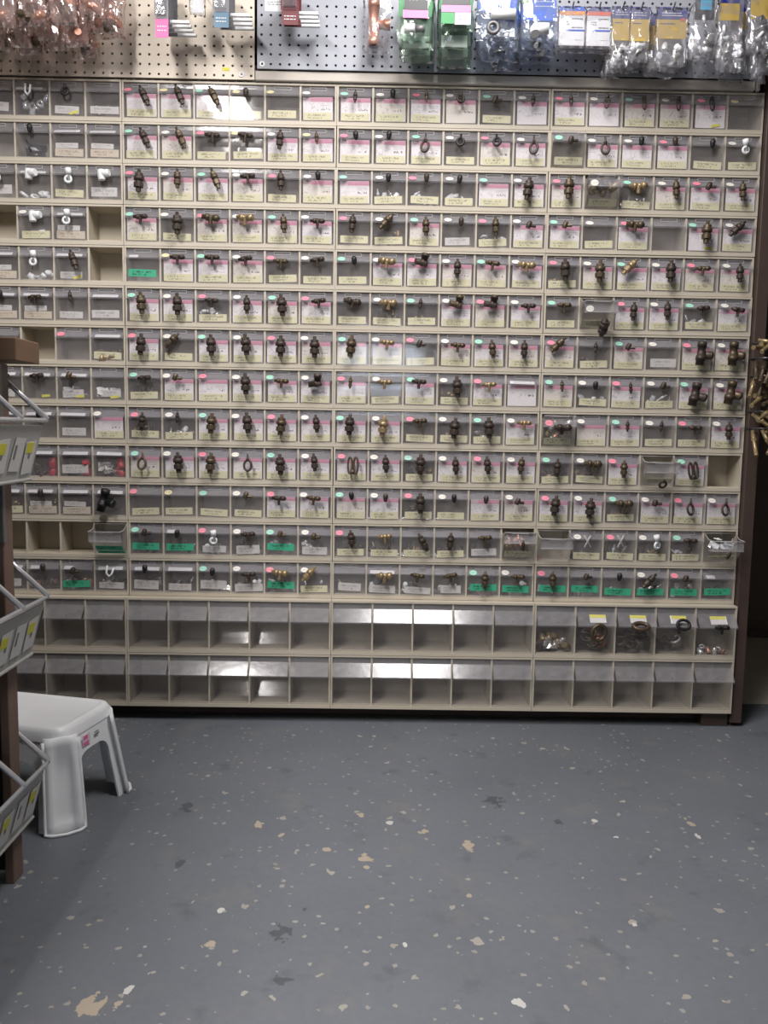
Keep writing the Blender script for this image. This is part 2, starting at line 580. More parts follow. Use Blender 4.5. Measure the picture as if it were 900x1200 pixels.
def pegboard(name, x0, x1, z0, z1, y, ph, off, mat, label):
    t_ = 0.005
    bm = bmesh.new()
    r_ = 0.0036
    nx = int((x1 - x0 - 2 * off[0]) / ph) + 1
    nz = int((z1 - z0 - 2 * off[1]) / ph) + 1
    xs = [x0 + off[0] + i * ph for i in range(nx)]
    zs = [z0 + off[1] + i * ph for i in range(nz)]
    bx_ = [x0] + [(a + b) / 2 for a, b in zip(xs, xs[1:])] + [x1]
    bz_ = [z0] + [(a + b) / 2 for a, b in zip(zs, zs[1:])] + [z1]
    grid = {}

    def gv(i, j):
        if (i, j) not in grid: grid[(i, j)] = bm.verts.new((bx_[i], y, bz_[j]))
        return grid[(i, j)]
    for i in range(nx):
        for j in range(nz):
            q = [gv(i, j), gv(i + 1, j), gv(i + 1, j + 1), gv(i, j + 1)]
            ring = []
            for k in range(8):
                a = -3 * PI / 4 - PI / 8 + k * PI / 4 + PI / 8
                ring.append((xs[i] + r_ * math.cos(a), zs[j] + r_ * math.sin(a)))
            fr = [bm.verts.new((px, y, pz)) for px, pz in ring]
            bk = [bm.verts.new((px, y + t_, pz)) for px, pz in ring]
            for k in range(4):
                a, b = q[k], q[(k + 1) % 4]
                bm.faces.new((a, fr[2 * k], fr[2 * k + 1]))
                bm.faces.new((a, fr[2 * k + 1], b))
                bm.faces.new((b, fr[2 * k + 1], fr[(2 * k + 2) % 8]))
            for k in range(8):
                bm.faces.new((fr[k], bk[k], bk[(k + 1) % 8], fr[(k + 1) % 8]))
    # rim
    for (xa, za, xb, zb) in ((x0, z0, x1, z0), (x1, z0, x1, z1), (x1, z1, x0, z1), (x0, z1, x0, z0)):
        bm.faces.new([bm.verts.new(p) for p in ((xa, y, za), (xb, y, zb), (xb, y + t_, zb), (xa, y + t_, za))])
    me = bpy.data.meshes.new(name)
    bm.normal_update()
    bm.to_mesh(me)
    bm.free()
    me.materials.append(mat)
    o = put(name, me)
    tag(o, label, 'pegboard')
    put('batten', MB().box(x0 + .002, x1 - .002, y + t_, 0.135, z1 - .016, z1 - .001).mesh('batten', MAT['tanwood']), o)
    return o


ZB = ZTOP + 0.056
pgl = pegboard('pegboard', -0.62, 0.371, ZTOP + 0.004, 2.25, 0.024, 0.0256, (0.009, 0.010), MAT['pegtan'], 'tan pegboard hung with bagged copper fittings above the bins')
pgr = pegboard('pegboard', 0.380, 1.766, ZTOP + 0.030, 2.25, 0.014, 0.0256, (0.012, 0.012), MAT['peggrey'], 'pale grey pegboard hung with coloured packets above the bins')
ringm = MB()
ringm.lathe([(0.0032, 0.001), (0.0070, 0.001), (0.0080, 0.0002), (0.0080, -0.001)], 14, Matrix.Rotation(R(90), 4, 'X'), cap=False)
ringm = ringm.mesh('washer', MAT['whitep'])
put('washer', ringm, pgl, (0.335, 0.023, 1.849))
put('washer', ringm, pgr, (0.394, 0.013, 1.8735))
put('label_sticker', MB().box(0.282, 0.302, 0.0232, 0.0239, 1.858, 1.866).mesh('label_sticker', MAT['yellow']), pgl)

# ------------------------------------------------------------------ bin units
GAPB, GAPT, SIDE, DIV = 0.0105, 0.006, 0.0055, 0.0055


def frame_mesh(name, n, h, d):
    mb = MB()
    g = 0.0006
    iw = UW - 2 * SIDE
    mb.box(g, UW - g, 0, d, h - GAPT, h - g)
    mb.box(g, UW - g, 0, d, g, GAPB)
    mb.box(g, SIDE, 0.0003, d, GAPB, h - GAPT)
    mb.box(UW - SIDE, UW - g, 0.0003, d, GAPB, h - GAPT)
    mb.box(SIDE, UW - SIDE, d - 0.002, d, GAPB, h - GAPT)
    pitch = (iw + DIV) / n
    for k in range(1, n):
        x = SIDE + k * pitch - DIV
        mb.box(x, x + DIV, 0.003, d - 0.002, GAPB, h - GAPT)
    # shallow lip along the floor of the slots
    mb.box(SIDE, UW - SIDE, 0.006, 0.010, GAPB, GAPB + 0.004)
    me = mb.mesh(name, MAT['beige'])
    return me, pitch, iw


fr_s, pit_s, iw_s = frame_mesh('frame', 6, UH, DU)
fr_b, pit_b, iw_b = frame_mesh('frame', 5, UL, DL)


def bin_mesh(name, wd, h, d, top, bot, out, mat, lipm):
    """tip-out cup: recessed head strip, finger lip that slopes out, upright front, sloped back"""
    hw = wd / 2
    prof = [(0.007, h), (0.007, top * h), (-out, bot * h), (-out + 0.001, bot * h - 0.003), (0.0005, bot * h - 0.004), (0.0015, 0.0), (d * 0.72, 0.0), (d, 0.30 * h), (d, 0.62 * h)]
    mb = MB()
    for i, (a, b) in enumerate(zip(prof, prof[1:])):
        mb.mi = 1 if i in (0, 1, 2) else 0
        mb.poly([(-hw, a[0], a[1]), (hw, a[0], a[1]), (hw, b[0], b[1]), (-hw, b[0], b[1])])
    mb.mi = 0
    for s in (-hw, hw):
        pts = [(s, p[0], p[1]) for p in prof]
        # split the concave side into convex pieces
        mb.poly([pts[0], pts[1], (s, 0.007, bot * h - 0.004), (s, d * 0.5, 0.74 * h)])
        mb.poly([pts[1], pts[2], pts[3], (s, 0.007, bot * h - 0.004)])
        mb.poly([pts[4], (s, 0.007, bot * h - 0.004), (s, d * 0.5, 0.74 * h), pts[8], pts[7], pts[6], pts[5]])
    me = mb.mesh(name, mat, lipm, solid=0.0013)
    return me


SB_W, SB_H, SB_D = pit_s - DIV - 0.0022, UH - GAPB - GAPT - 0.004, 0.066
BB_W, BB_H, BB_D = pit_b - DIV - 0.0022, UL - GAPB - GAPT - 0.004, 0.100
binm_s = bin_mesh('bin', SB_W, SB_H, SB_D, 0.88, 0.71, 0.0085, MAT['bin'], MAT['lip'])
MAT['dusty'] = clear_mat('dusty_clear_bin_plastic', (0.965, 0.965, 0.965), 0.085, (205, 200, 196), 0.08, bump=0.06, bscale=14, fres=0.9)
binm_o = bin_mesh('bin', SB_W, SB_H, SB_D, 0.88, 0.71, 0.0085, MAT['dusty'], MAT['lip'])
binm_b = bin_mesh('bin', BB_W, BB_H, BB_D, 0.88, 0.64, 0.0220, MAT['bigbin'], MAT['biglip'])
# raised holder tab moulded on the head strip
tabm = MB()
for a in ((-.024, .024, -.0004, .0008, .0075, .009), (-.024, .024, -.0004, .0008, 0, .0015), (-.024, -.0225, -.0004, .0008, .0015, .0075), (.0225, .024, -.0004, .0008, .0015, .0075)):
    tabm.box(*a)
tabm = tabm.mesh('holder_tab', MAT['rimclear'])

card_me = {k: MB().box(-CW / 2, CW / 2, 0, 0.0004, 0, CH).mesh('card', MAT[k]) for k in ('card', 'card2')}
strip_me = {k: MB().box(-0.0395, 0.0395, 0, 0.0004, 0, 0.0205).mesh('name_strip', MAT[k]) for k in ('sy', 'sg', 'sw', 'sb')}


def dot_mesh(mt):
    mb = MB()
    n = 14
    M = Matrix.Rotation(R(90), 4, 'X') @ Matrix.Diagonal((1.15, 0.9, 1, 1))
    mb.lathe([(0.0098, 0), (0.0098, 0.0004)], n, M, smooth=False)
    return mb.mesh('dot_sticker', mt)


dot_me = {k: dot_mesh(MAT['dot_' + k]) for k in 'pwgy'}
bandlab_me = MB().box(-0.036, 0.036, 0, 0.0004, 0, 0.012).mesh('lip_label', MAT['paper'])
halflab_me = MB().box(-0.013, 0.013, 0, 0.0004, 0, 0.012).mesh('lip_label', MAT['paper'])
ygn_me = MB().box(-0.012, 0.012, -0.0003, 0, 0, 0.007).mesh('yellow_corner', MAT['yellow'])
tie_me = None

# ---- sample fittings: hang from origin downward (z<0), facing -y
RY90 = Matrix.Rotation(R(90), 4, 'Y')


def T(x=0, y=0, z=0): return Matrix.Translation((x, y, z))


def stem(mb, L, r, M=None, seed=0):
    rd = random.Random(seed)
    z = 0.0
    prof = [(r * .35, 0), (r * .35, -L * .16), (r * .75, -L * .17), (r * .8, -L * .30), (r * 1.0, -L * .31), (r * 1.0, -L * .50),
            (r * .72, -L * .51), (r * .72, -L * .58), (r * .95, -L * .60), (r * .92, -L * .80), (r * .55, -L * .82), (r * .5, -L)]
    mb.lathe(prof[::-1], 12, M, hexs=(6, 7))
    return mb


def fit_mesh(kind, mat):
    mb = MB()
    if kind == 'v': stem(mb, .052, .0105)
    elif kind == 'V': stem(mb, .060, .0145)
    elif kind == 'i': stem(mb, .034, .0055)
    elif kind == 'd': stem(mb, .058, .0105, Matrix.Rotation(R(-24), 4, 'Y'))
    elif kind == 'D': stem(mb, .056, .0110, Matrix.Rotation(R(48), 4, 'Y') @ T(0, 0, .012))
    elif kind == 'k': mb.lathe([(.003, -.024), (.0055, -.020), (.0075, -.012), (.0075, -.005), (.004, 0)], 12)
    elif kind in 'hH':
        r = .0065 if kind == 'h' else .0095
        Lh = .021 if kind == 'h' else .025
        mb.lathe([(r * .7, -Lh), (r * .7, -Lh * .6), (r * 1.1, -Lh * .58), (r * 1.1, -Lh * .25), (r * .8, -Lh * .2), (r * .8, Lh * .3), (r * 1.05, Lh * .32), (r * 1.05, Lh * .85), (r * .6, Lh * .87), (r * .6, Lh)],
                 12, T(0, 0, -.010) @ RY90, hexs=(2, 3))
        mb.lathe([(r * .55, -.030), (r * .62, -.022), (r * .75, -.015), (r * .75, -.004)], 10)
    elif kind == 'e':
        mb.lathe([(.0095, -.020), (.0095, .002), (.0115, .002), (.0115, .012)], 12, T(.006, 0, 0) @ Matrix.Rotation(R(8), 4, 'Y'))
        mb.lathe([(.0085, -.026), (.0085, -.008), (.0100, -.008), (.0100, .002)], 12, T(.004, 0, -.014) @ RY90)
        mb.lathe([(.0095, -.006), (.011, 0), (.0095, .006)], 12, T(.006, 0, -.016))
    elif kind == 't':
        M = Matrix.Rotation(R(10), 4, 'Y')
        mb.lathe([(.0120, -.066), (.0120, -.052), (.0135, -.052), (.0135, -.040), (.0110, -.040), (.0110, -.014), (.0130, -.014), (.0130, 0)], 14, M)
        mb.lathe([(.0100, .004), (.0100, .018), (.0120, .018), (.0120, .028)], 12, T(0, 0, -.036) @ Matrix.Rotation(R(100), 4, 'Y'))
    elif kind == 'r':
        mb.tube([(.0065 * math.cos(a), .004 * math.sin(a), -.021 + .0185 * math.sin(a)) for a in [2 * PI * k / 20 for k in range(20)]], .0021, 6, True)
        mb.lathe([(.0042, -.010), (.0045, -.004), (.003, 0)], 8)
    elif kind == 'o':
        mb.tube([(.0095 * math.cos(a), .002 * math.sin(a), -.020 + .0105 * math.sin(a)) for a in [2 * PI * k / 16 for k in range(16)]], .0036, 8, True)
        mb.lathe([(.003, -.012), (.0035, 0)], 8)
    elif kind == 'O':
        mb.tube([(.0105 * math.cos(a), .003 * math.sin(a), -.034 + .0150 * math.sin(a)) for a in [2 * PI * k / 18 for k in range(18)]], .0036, 8, True)
        mb.lathe([(.0035, -.022), (.005, -.016), (.0026, -.010), (.0026, 0)], 8)
    elif kind == 's':
        mb.lathe([(.0062, -.020), (.0075, -.015), (.0075, -.006), (.005, 0)], 10, Matrix.Rotation(R(20), 4, 'Y'))
        mb.lathe([(.004, 0), (.0045, .016)], 8, T(0, 0, -.012) @ RY90)
    elif kind == 'l':
        for dx in (-.008, .009):
            mb.tube([(dx + .0065 * math.cos(a), .002 * math.sin(a), -.032 + .024 * math.sin(a)) for a in [2 * PI * k / 20 for k in range(20)]], .0030, 7, True)
        mb.lathe([(.006, -.058), (.008, -.050), (.006, -.044)], 10)
    elif kind == 'w':
        mb.lathe([(.006, -.034), (.006, -.016), (.0085, -.016), (.0085, 0)], 12, Matrix.Rotation(R(-12), 4, 'Y'))
        mb.tube([(.0085 * math.cos(a) + .002, -.002, -.030 + .0085 * math.sin(a)) for a in [2 * PI * k / 12 for k in range(12)]], .0038, 6, True)
    elif kind == 'W':
        mb.lathe([(.0095, -.024), (.0105, -.016), (.0105, -.006), (.0095, .003)], 14, T(-.004, 0, -.004))
        mb.lathe([(.009, -.012), (.0105, -.008), (.0105, .006), (.009, .011)], 14, T(.009, 0, -.012) @ RY90)
        mb.lathe([(.004, 0), (.0045, .012)], 8, T(-.013, 0, -.010) @ RY90)
    elif kind == 'x':
        mb.tube([(-.012, 0, 0), (.012, 0, -.036)], .0028, 6).tube([(.010, 0, 0), (-.008, .003, -.036)], .0028, 6)
    elif kind == 'c':
        mb.tube([(-.006, 0, 0), (-.008, 0, -.022), (0, 0, -.032), (.008, 0, -.024), (.012, 0, -.006)], .003, 6)
    return mb.mesh('sample_fitting', mat)


fit_cache = {}


def fit(kind, mat):
    if (kind, mat) not in fit_cache: fit_cache[(kind, mat)] = fit_mesh(kind, MAT[mat])
    return fit_cache[(kind, mat)]


# ---- loose pieces lying in bins
loose_cache = {}


def loose(kind, mat):
    if (kind, mat) in loose_cache: return loose_cache[(kind, mat)]
    mb = MB()
    if kind == 'nut':
        mb.tube([(.008 * math.cos(a), .008 * math.sin(a), 0) for a in [2 * PI * k / 6 for k in range(6)]], .0036, 6, True)
    elif kind == 'pin':
        mb.lathe([(.0018, -.016), (.0022, -.004), (.004, -.003), (.004, .004), (.002, .005), (.002, .014)], 8)
    elif kind == 'elbow':
        mb.lathe([(.0055, -.014), (.0055, 0), (.0072, 0), (.0072, .008)], 10)
        mb.lathe([(.005, -.014), (.005, 0)], 10, RY90)
    elif kind == 'collar':
        mb.lathe([(.0065, -.009), (.008, -.008), (.008, .004), (.006, .006), (.006, .011)], 12, hexs=(1, 2))
    elif kind == 'ring':
        mb.tube([(.018 * math.cos(a), .018 * math.sin(a), 0) for a in [2 * PI * k / 16 for k in range(16)]], .0048, 8, True)
    elif kind == 'scrap':
        rd = random.Random(3)
        n = 5
        gv = [[mb.bm.verts.new((-.016 + .008 * i, rd.uniform(-.004, .004) + .0015 * j, -.011 + .0055 * j)) for j in range(n)] for i in range(n)]
        for i in range(n - 1):
            for j in range(n - 1):
                mb.bm.faces.new((gv[i][j], gv[i + 1][j], gv[i + 1][j + 1], gv[i][j + 1]))
        loose_cache[(kind, mat)] = mb.mesh('piece', MAT[mat], solid=0.0008)
        return loose_cache[(kind, mat)]
    loose_cache[(kind, mat)] = mb.mesh('piece', MAT[mat])
    return loose_cache[(kind, mat)]


# ---- table of bins. token = card + dot + sample (+ modifiers)
# card: C printed card with yellow strip, c card without strip, S yellow strip, T yellow strip with loose parts behind,
#       G green strip, W white strip, B buff strip, N none, E no bin in the slot, O bin tipped open
# dot : p w g y, . none, R white label across the lip, Q short white label
ROWS = [
    # left unit (6)                          # unit a                                  # unit b                                # unit c
    "W.. W.. W.. NRc: W.o! W..~   Cpd Cyd Cgd~ Syk Sy. Cw.   Cgi Cwk Cpi cwo Sgs cwi   Cpi cwr Cgr Cwr cpr! Ny.",
    "W.. S.k N.. N.kk BR.+ BR.+   Cgd Cwd Sph Syh Cwv Cyi    Cpk Cwk CgO Swo Cpo CwO   Sgs_ CwO Cwk Cpk S.k Sww",
    "W.. N.. W.w NRW* S.w W.W      CpV- Cwv Cgd Cwh Spv~ Cwk  Cg. Twk Tpk Twk Cg. CwV   CpV Ow.2 TgHb Cwv Cps Cwv",
    "E S.. E SwW* SRw+ E          Cgh SwV CpHb CwHb Cgv Cwh   Spv TwD Cgv Wwk Tpv Cws   Cgs Sw. CpHb N.. cgVb! CwD",
    "W.. E BR. N.w* WRd! E        GQ. Cyh Cgh Cwh Sph Swh     Sgk CwHb Cpe Cwv Cgh CwHb  TpV CwV CgDb CwV Cph Cwv",
    "W.. B.. BRk BRh+ W.i WR.     CgV CwV Tph Cwv CgV Cph    S.H TwHb Tgi Cwe Cpe Cwh   Sgh O.V0 Cpv Cwv Tgh Cwh",
    "E W.. N.. E Np.o TR.t        CpV SwD CgV CwV CpV CwV    CgV Cwhb Sps Cwh Cgv Cwv   CpD T.i Cgs Ww. Cpt Cwt",
    "W.. E WRs NRh! WRs!~ W..~!    Tgh Cws Cp. CwV Cgh Cwe    Cpi Swhb Cgh TwV Cphb cR.  Cgi Twk Cpi Tws Cgt Cwt",
    "W.. W.. NR. NRk W R. Cw.",
    "E W.. NR.m NR.m WR.m~ NR.m~   CgO CwV CpV CwO CgV Cwv    Cpl Cwv TgV Cwv Cpv Cwv    Tgv TwHb Cpv O..1 Cgl E",
    "W.. T.. TR. TRk+ TR.+ NRtk   Sp. Sy. Sg. Sws Cph Cwh    Cgk Cwk TpV Swk C.k Cws    CpV CwV TgHb Cws CpO CwO",
    "E E E E E OG.0               Ggs GQk Wpw Wwh Ggs Wws    Spv T.hb T.d T.v W.h Ob.3   O..0 Swx Spx Tww Sgh Ow.4",
    "W.. W.. WR. NQkm GQsm WRc    WRk WR. Wgk Wwh GpHb SwDb   W.. WRHb W.hb W.hb Ggv Gwhb   Gpv G.s G.k GwD Gps GQ.",
]
ROWS[8] = "W.. W.. NR. NRk WR. Cw.     Tpv Twi CgV CwV CpV Cwv    CgV CwVb Sph TwV TgV Cwhb    OpH5 Cw. Cgi Swi Sph Cwv"

ORD = ['top', 'second', 'third', 'fourth', 'fifth', 'sixth', 'seventh', 'eighth', 'ninth', 'tenth', 'eleventh', 'twelfth', 'thirteenth']
UN = [q + ' from the brown end post' for q in ('fourth', 'third', 'second', 'first')]
NUM = 'one two three four five six seven eight nine ten eleven twelve thirteen fourteen fifteen sixteen seventeen eighteen nineteen twenty twenty-one twenty-two twenty-three twenty-four'.split()


def shade_of(kind, rnd):
    if kind in 'kro': return 'black' if rnd.random() < .6 else 'bronze'
    if kind == 'x': return 'rimclear'
    if kind in 'wWc': return 'whitep'
    return rnd.choice(['bronze', 'bronze', 'bronze', 'tarnish'])


rnd = random.Random(11)
LIPN = math.atan2((0.88 - 0.71) * SB_H, 0.0155)      # lip slope (vertical rise over outward run)


def dress(bn, tok, row, H, big=False):
    """stickers, cards and samples on one small bin"""
    cd, dt, sm = tok[0], tok[1], tok[2] if len(tok) > 2 else '.'
    mods = tok[3:]
    jx = rnd.uniform(-.002, .002)
    yin = 0.0034
    if cd in 'Cc':
        put('card', card_me['card' if rnd.random() < .75 else 'card2'], bn, (jx, yin + 0.0014, 0.003), (0, rnd.uniform(-.012, .012), 0))
    if cd in 'CST':
        zz = 0.003 if cd == 'C' else rnd.uniform(.003, .007)
        put('name_strip', strip_me['sy'], bn, (rnd.uniform(-.002, .002), yin + 0.0005, zz), (0, rnd.uniform(-.02, .02) if cd == 'C' else rnd.uniform(-.05, .05), 0))
    if cd == 'G': put('name_strip', strip_me['sg'], bn, (rnd.uniform(-.003, .003), -0.0004, rnd.uniform(.010, .018)), (0, rnd.uniform(-.04, .04), 0))
    if cd == 'W': put('name_strip', strip_me['sw'], bn, (rnd.uniform(-.004, .004), yin, rnd.uniform(.004, .012)), (0, rnd.uniform(-.06, .06), 0), (rnd.uniform(.75, 1.05), 1, rnd.uniform(.9, 1.3)))
    if cd == 'B' or '+' in mods:
        put('name_strip', strip_me['sb'], bn, (0.002, yin, .004), (0, rnd.uniform(-.02, .02), 0), (1.0, 1, 1.0))
        put('name_strip', strip_me['sw'], bn, (-.004, yin, .026), (0, rnd.uniform(-.03, .03), 0), (.8, 1, .7))
    if '!' in mods: put('yellow_corner', ygn_me, bn, (0.018, yin - 0.0006, .006), (0, rnd.uniform(-.3, .1), 0))
    # stickers on the sloping lip
    lz = 0.79 * H
    ly = -0.0014
    tilt = -(PI / 2 - LIPN)
    if dt in 'pwgy':
        put('dot_sticker', dot_me[dt], bn, (-0.031 + rnd.uniform(-.003, .003), ly - 0.0022, lz + rnd.uniform(-.001, .001)), (tilt, 0, 0))
    elif dt == 'R':
        put('lip_label', bandlab_me, bn, (rnd.uniform(-.003, .003), ly - 0.0022 - 0.0040, lz - .007), (tilt, rnd.uniform(-.03, .03), 0))
    elif dt == 'Q':
        put('lip_label', halflab_me, bn, (-.024, ly - 0.0022 - 0.0040, lz - .007), (tilt, 0, 0))
    put('holder_tab', tabm, bn, (0, 0.0048, H * 0.885))
    # sample
    if sm not in '.':
        mat = shade_of(sm, rnd)
        if 'b' in mods: mat = 'brass' if rnd.random() < .7 else 'tarnish'
        if 'k' in mods: mat = 'black'
        if '+' in mods and sm == 't':
            sm = 'k'
        fy = {'V': -.0225, 't': -.0225, 'e': -.020, 'H': -.019}.get(sm, -.0185)
        put('sample_fitting', fit(sm, mat), bn, (rnd.uniform(-.004, .006), fy, H * (.80 if sm in 'hHeWDs' else .87) + rnd.uniform(-.004, .004)),
            (0, rnd.uniform(-.12, .12), rnd.uniform(-.4, .4)))


def pieces(name, label, cat, group, n, kinds, mats, M, wd, zlo, zhi, ylo, yhi, sc=1.0):
    for k in range(n):
        me = loose(rnd.choice(kinds), rnd.choice(mats))
        o = bpy.data.objects.new(name, me)
        C.objects.link(o)
        x = -wd / 2 + wd * ((k * 0.618 + rnd.random() * .2) % 1.0)
        p = Vector((x, rnd.uniform(ylo, yhi), rnd.uniform(zlo, zhi)))
        o.matrix_world = M @ Matrix.Translation(p) @ Matrix.Rotation(rnd.uniform(0, 6.28), 4, 'Z') @ Matrix.Rotation(rnd.uniform(-1.2, 1.2), 4, 'X') @ Matrix.Scale(sc, 4)
        tag(o, label, cat, group)


rb = MB()
for sg in (-1, 1):
    rb.tube([(sg * SB_W / 2, .007, SB_H), (sg * SB_W / 2, SB_D * .5, .74 * SB_H), (sg * SB_W / 2, SB_D, .62 * SB_H)], .0013, 6)
rb.tube([(-SB_W / 2, .007, SB_H), (SB_W / 2, .007, SB_H)], .0013, 6).tube([(-SB_W / 2, SB_D, .62 * SB_H), (SB_W / 2, SB_D, .62 * SB_H)], .0013, 6)
rb.tube([(-SB_W / 2, -.0085, .71 * SB_H), (SB_W / 2, -.0085, .71 * SB_H)], .0010, 6)
rim_bin = rb.mesh('rim', MAT['rimclear'])
TILT = {'0': 44, '1': 44, '2': 36, '3': 28, '4': 44, '5': 24}
for r, line in enumerate(ROWS):
    toks = line.split()
    assert len(toks) == 24, (r, len(toks))
    z0 = ZU + (12 - r) * UH
    for u in range(4):
        ux, uy = (u - 1) * UW + rnd.uniform(-.0008, .0008), YU + rnd.uniform(-.0012, .0012)
        root = empty('tip_out_bin_unit', (ux, uy, z0))
        tag(root, f'six-bin beige tip-out unit, {ORD[r]} row below pegboard, {UN[u]}', 'bin unit', 'six-bin tip-out units')
        put('frame', fr_s, root)
        for k in range(6):
            tok = toks[u * 6 + k]
            if tok[0] == 'E': continue
            cx = SIDE + k * pit_s + (pit_s - DIV) / 2
            ang = 0
            if tok[0] == 'O': ang = TILT[tok[3]]
            elif '_' in tok: ang = 12
            elif '2' in tok[3:]: ang = 30
            bl = (cx, -0.0008, GAPB + 0.0022)
            if ang: bl = (cx, -0.004, GAPB + 0.0035)
            bn = put('bin', binm_o if ang else binm_s, root, bl, (R(ang), 0, 0))
            M = Matrix.Translation((ux, uy, z0)) @ Matrix.Translation(bl) @ Matrix.Rotation(R(ang), 4, 'X')
            where = f'row {NUM[r]} below pegboard, bin {NUM[23 - u * 6 - k]} from brown post'
            grp = f'loose parts in a bin of the {ORD[r]} row, unit {u + 1}, bin {k + 1}'
            if ang > 15:
                put('rim', rim_bin, bn)
            if tok[0] == 'O':
                bn['label'] = 'clear bin tipped open'
                kk = tok[3]
                if tok[1] == 'G':
                    put('name_strip', strip_me['sg'], bn, (0.002, -0.0004, .016))
                    put('name_strip', strip_me['sg'], bn, (0.004, -0.0004, .001), (0, 0, 0), (1, 1, .6))
                    put('holder_tab', tabm, bn, (0, 0.0052, SB_H * 0.88))
                else:
                    dress(bn, {'0': 'N' + '..', '1': 'S..', '2': 'Sw.', '3': 'S.i', '4': 'S.i', '5': 'SpH'}[kk] if tok[2] != 'V' else 'Sw.', r, SB_H)
                if tok[2] == 'V': put('sample_fitting', fit('V', 'bronze'), bn, (.012, -.024, SB_H * .62))
                if kk == '1': put('sample_fitting', fit('o', 'bronze'), bn, (.008, -.018, SB_H * .5))
                if kk == '2': pieces('brass_fitting', f'brass fitting in tipped bin, {where}', 'fitting', grp, 9, ('elbow', 'collar', 'collar'), ('brass', 'tarnish', 'brass'), M, .066, .030, .070, .014, .045, 1.25)
                if kk == '3': pieces('brass_pin', f'brass pin in tilted bin, {where}', 'pin', grp, 16, ('pin', 'pin', 'elbow'), ('brass', 'brass', 'copper'), M, .070, .020, .062, .012, .045, 1.1)
                if kk == '4': pieces('plastic_scrap', f'white plastic scrap, {where}', 'scrap', grp, 8, ('scrap', 'pin'), ('whitep', 'foil', 'whitep'), M, .070, .014, .056, .014, .045, 0.9)
                if kk == '5': pieces('brass_fitting', f'shiny brass fitting, {where}', 'fitting', grp, 9, ('elbow', 'collar', 'pin'), ('brass', 'copper', 'foil'), M, .070, .012, .056, .014, .045, 1.0)
                continue
            dress(bn, tok, r, SB_H)
            if tok[0] == 'T':
                white = r in (2, 3, 4, 5, 7, 8) and rnd.random() < .5
                pieces('small_fitting', f'small {"pale" if white else "brass"} fitting loose, {where}', 'fitting', grp, rnd.randint(4, 6),
                       ('elbow', 'collar', 'nut', 'pin'), ('whitep', 'foil') if white else ('brass', 'tarnish', 'bronze'), M, .068, .014, .036, .014, .036, 1.1)
            elif r in (11, 12) and tok[0] in 'GWS':
                pieces('small_fitting', f'small metal fitting, {where}', 'fitting', grp, rnd.randint(3, 5),
                       ('elbow', 'collar', 'pin'), ('tarnish', 'bronze', 'foil', 'whitep'), M, .068, .008, .034, .014, .034, 1.05)
            if '*' in tok:
                pieces('white_bushing', f'white plastic bushing, {where}', 'fitting', grp, 4, ('collar', 'nut', 'elbow'), ('whitep',), M, .066, .009, .020, .014, .03, 1.3)
            if '~' in tok and u == 0:
                pieces('paper_scrap', f'crumpled white paper, {where}', 'paper', grp, 3, ('scrap',), ('paper',), M, .050, .012, .036, .014, .028, 1.1)
            if ':' in tok:
                pieces('chrome_nut', f'chrome nut, {where}', 'nut', grp, 9, ('nut', 'collar'), ('chrome',), M, .070, .010, .060, .014, .036, 1.15)
            if 'm' in tok[3:]:
                if r == 9:
                    for zz in (.014, .036):
                        pieces('red_connector', f'red plastic connector, {where}', 'connector', grp, 1, ('collar',), ('red',), M @ Matrix.Translation((.030, 0, 0)), .004, zz, zz + .002, .016, .02, 1.5)
                    pieces('small_fitting', f'dark metal fitting, {where}', 'fitting', grp, 4, ('elbow', 'collar'), ('bronze', 'tarnish'), M, .05, .010, .032, .018, .04, 1.3)
                else:
                    pieces('copper_fitting', f'copper fitting loose, {where}', 'fitting', grp, 5, ('elbow', 'collar'), ('copper', 'tarnish'), M, .068, .010, .028, .014, .036, 1.2)
            if r == 10 and u == 0 and k == 5:
                pieces('black_bag', f'folded black bag, {where}', 'bag', grp, 3, ('scrap',), ('blackbag',), M, .016, .026, .036, .022, .028, 1.15)
            if r == 1 and u == 0 and k == 3:
                pieces('black_bag', f'dark crumpled bag, {where}', 'bag', grp, 3, ('scrap',), ('blackbag',), M, .02, .024, .034, .020, .03, 1.5)
            if r == 6 and u == 0 and k == 5:
                pieces('brass_fitting', f'tan brass bushing, {where}', 'fitting', grp, 3, ('collar',), ('brass',), M, .066, .011, .013, .016, .02, 1.7)

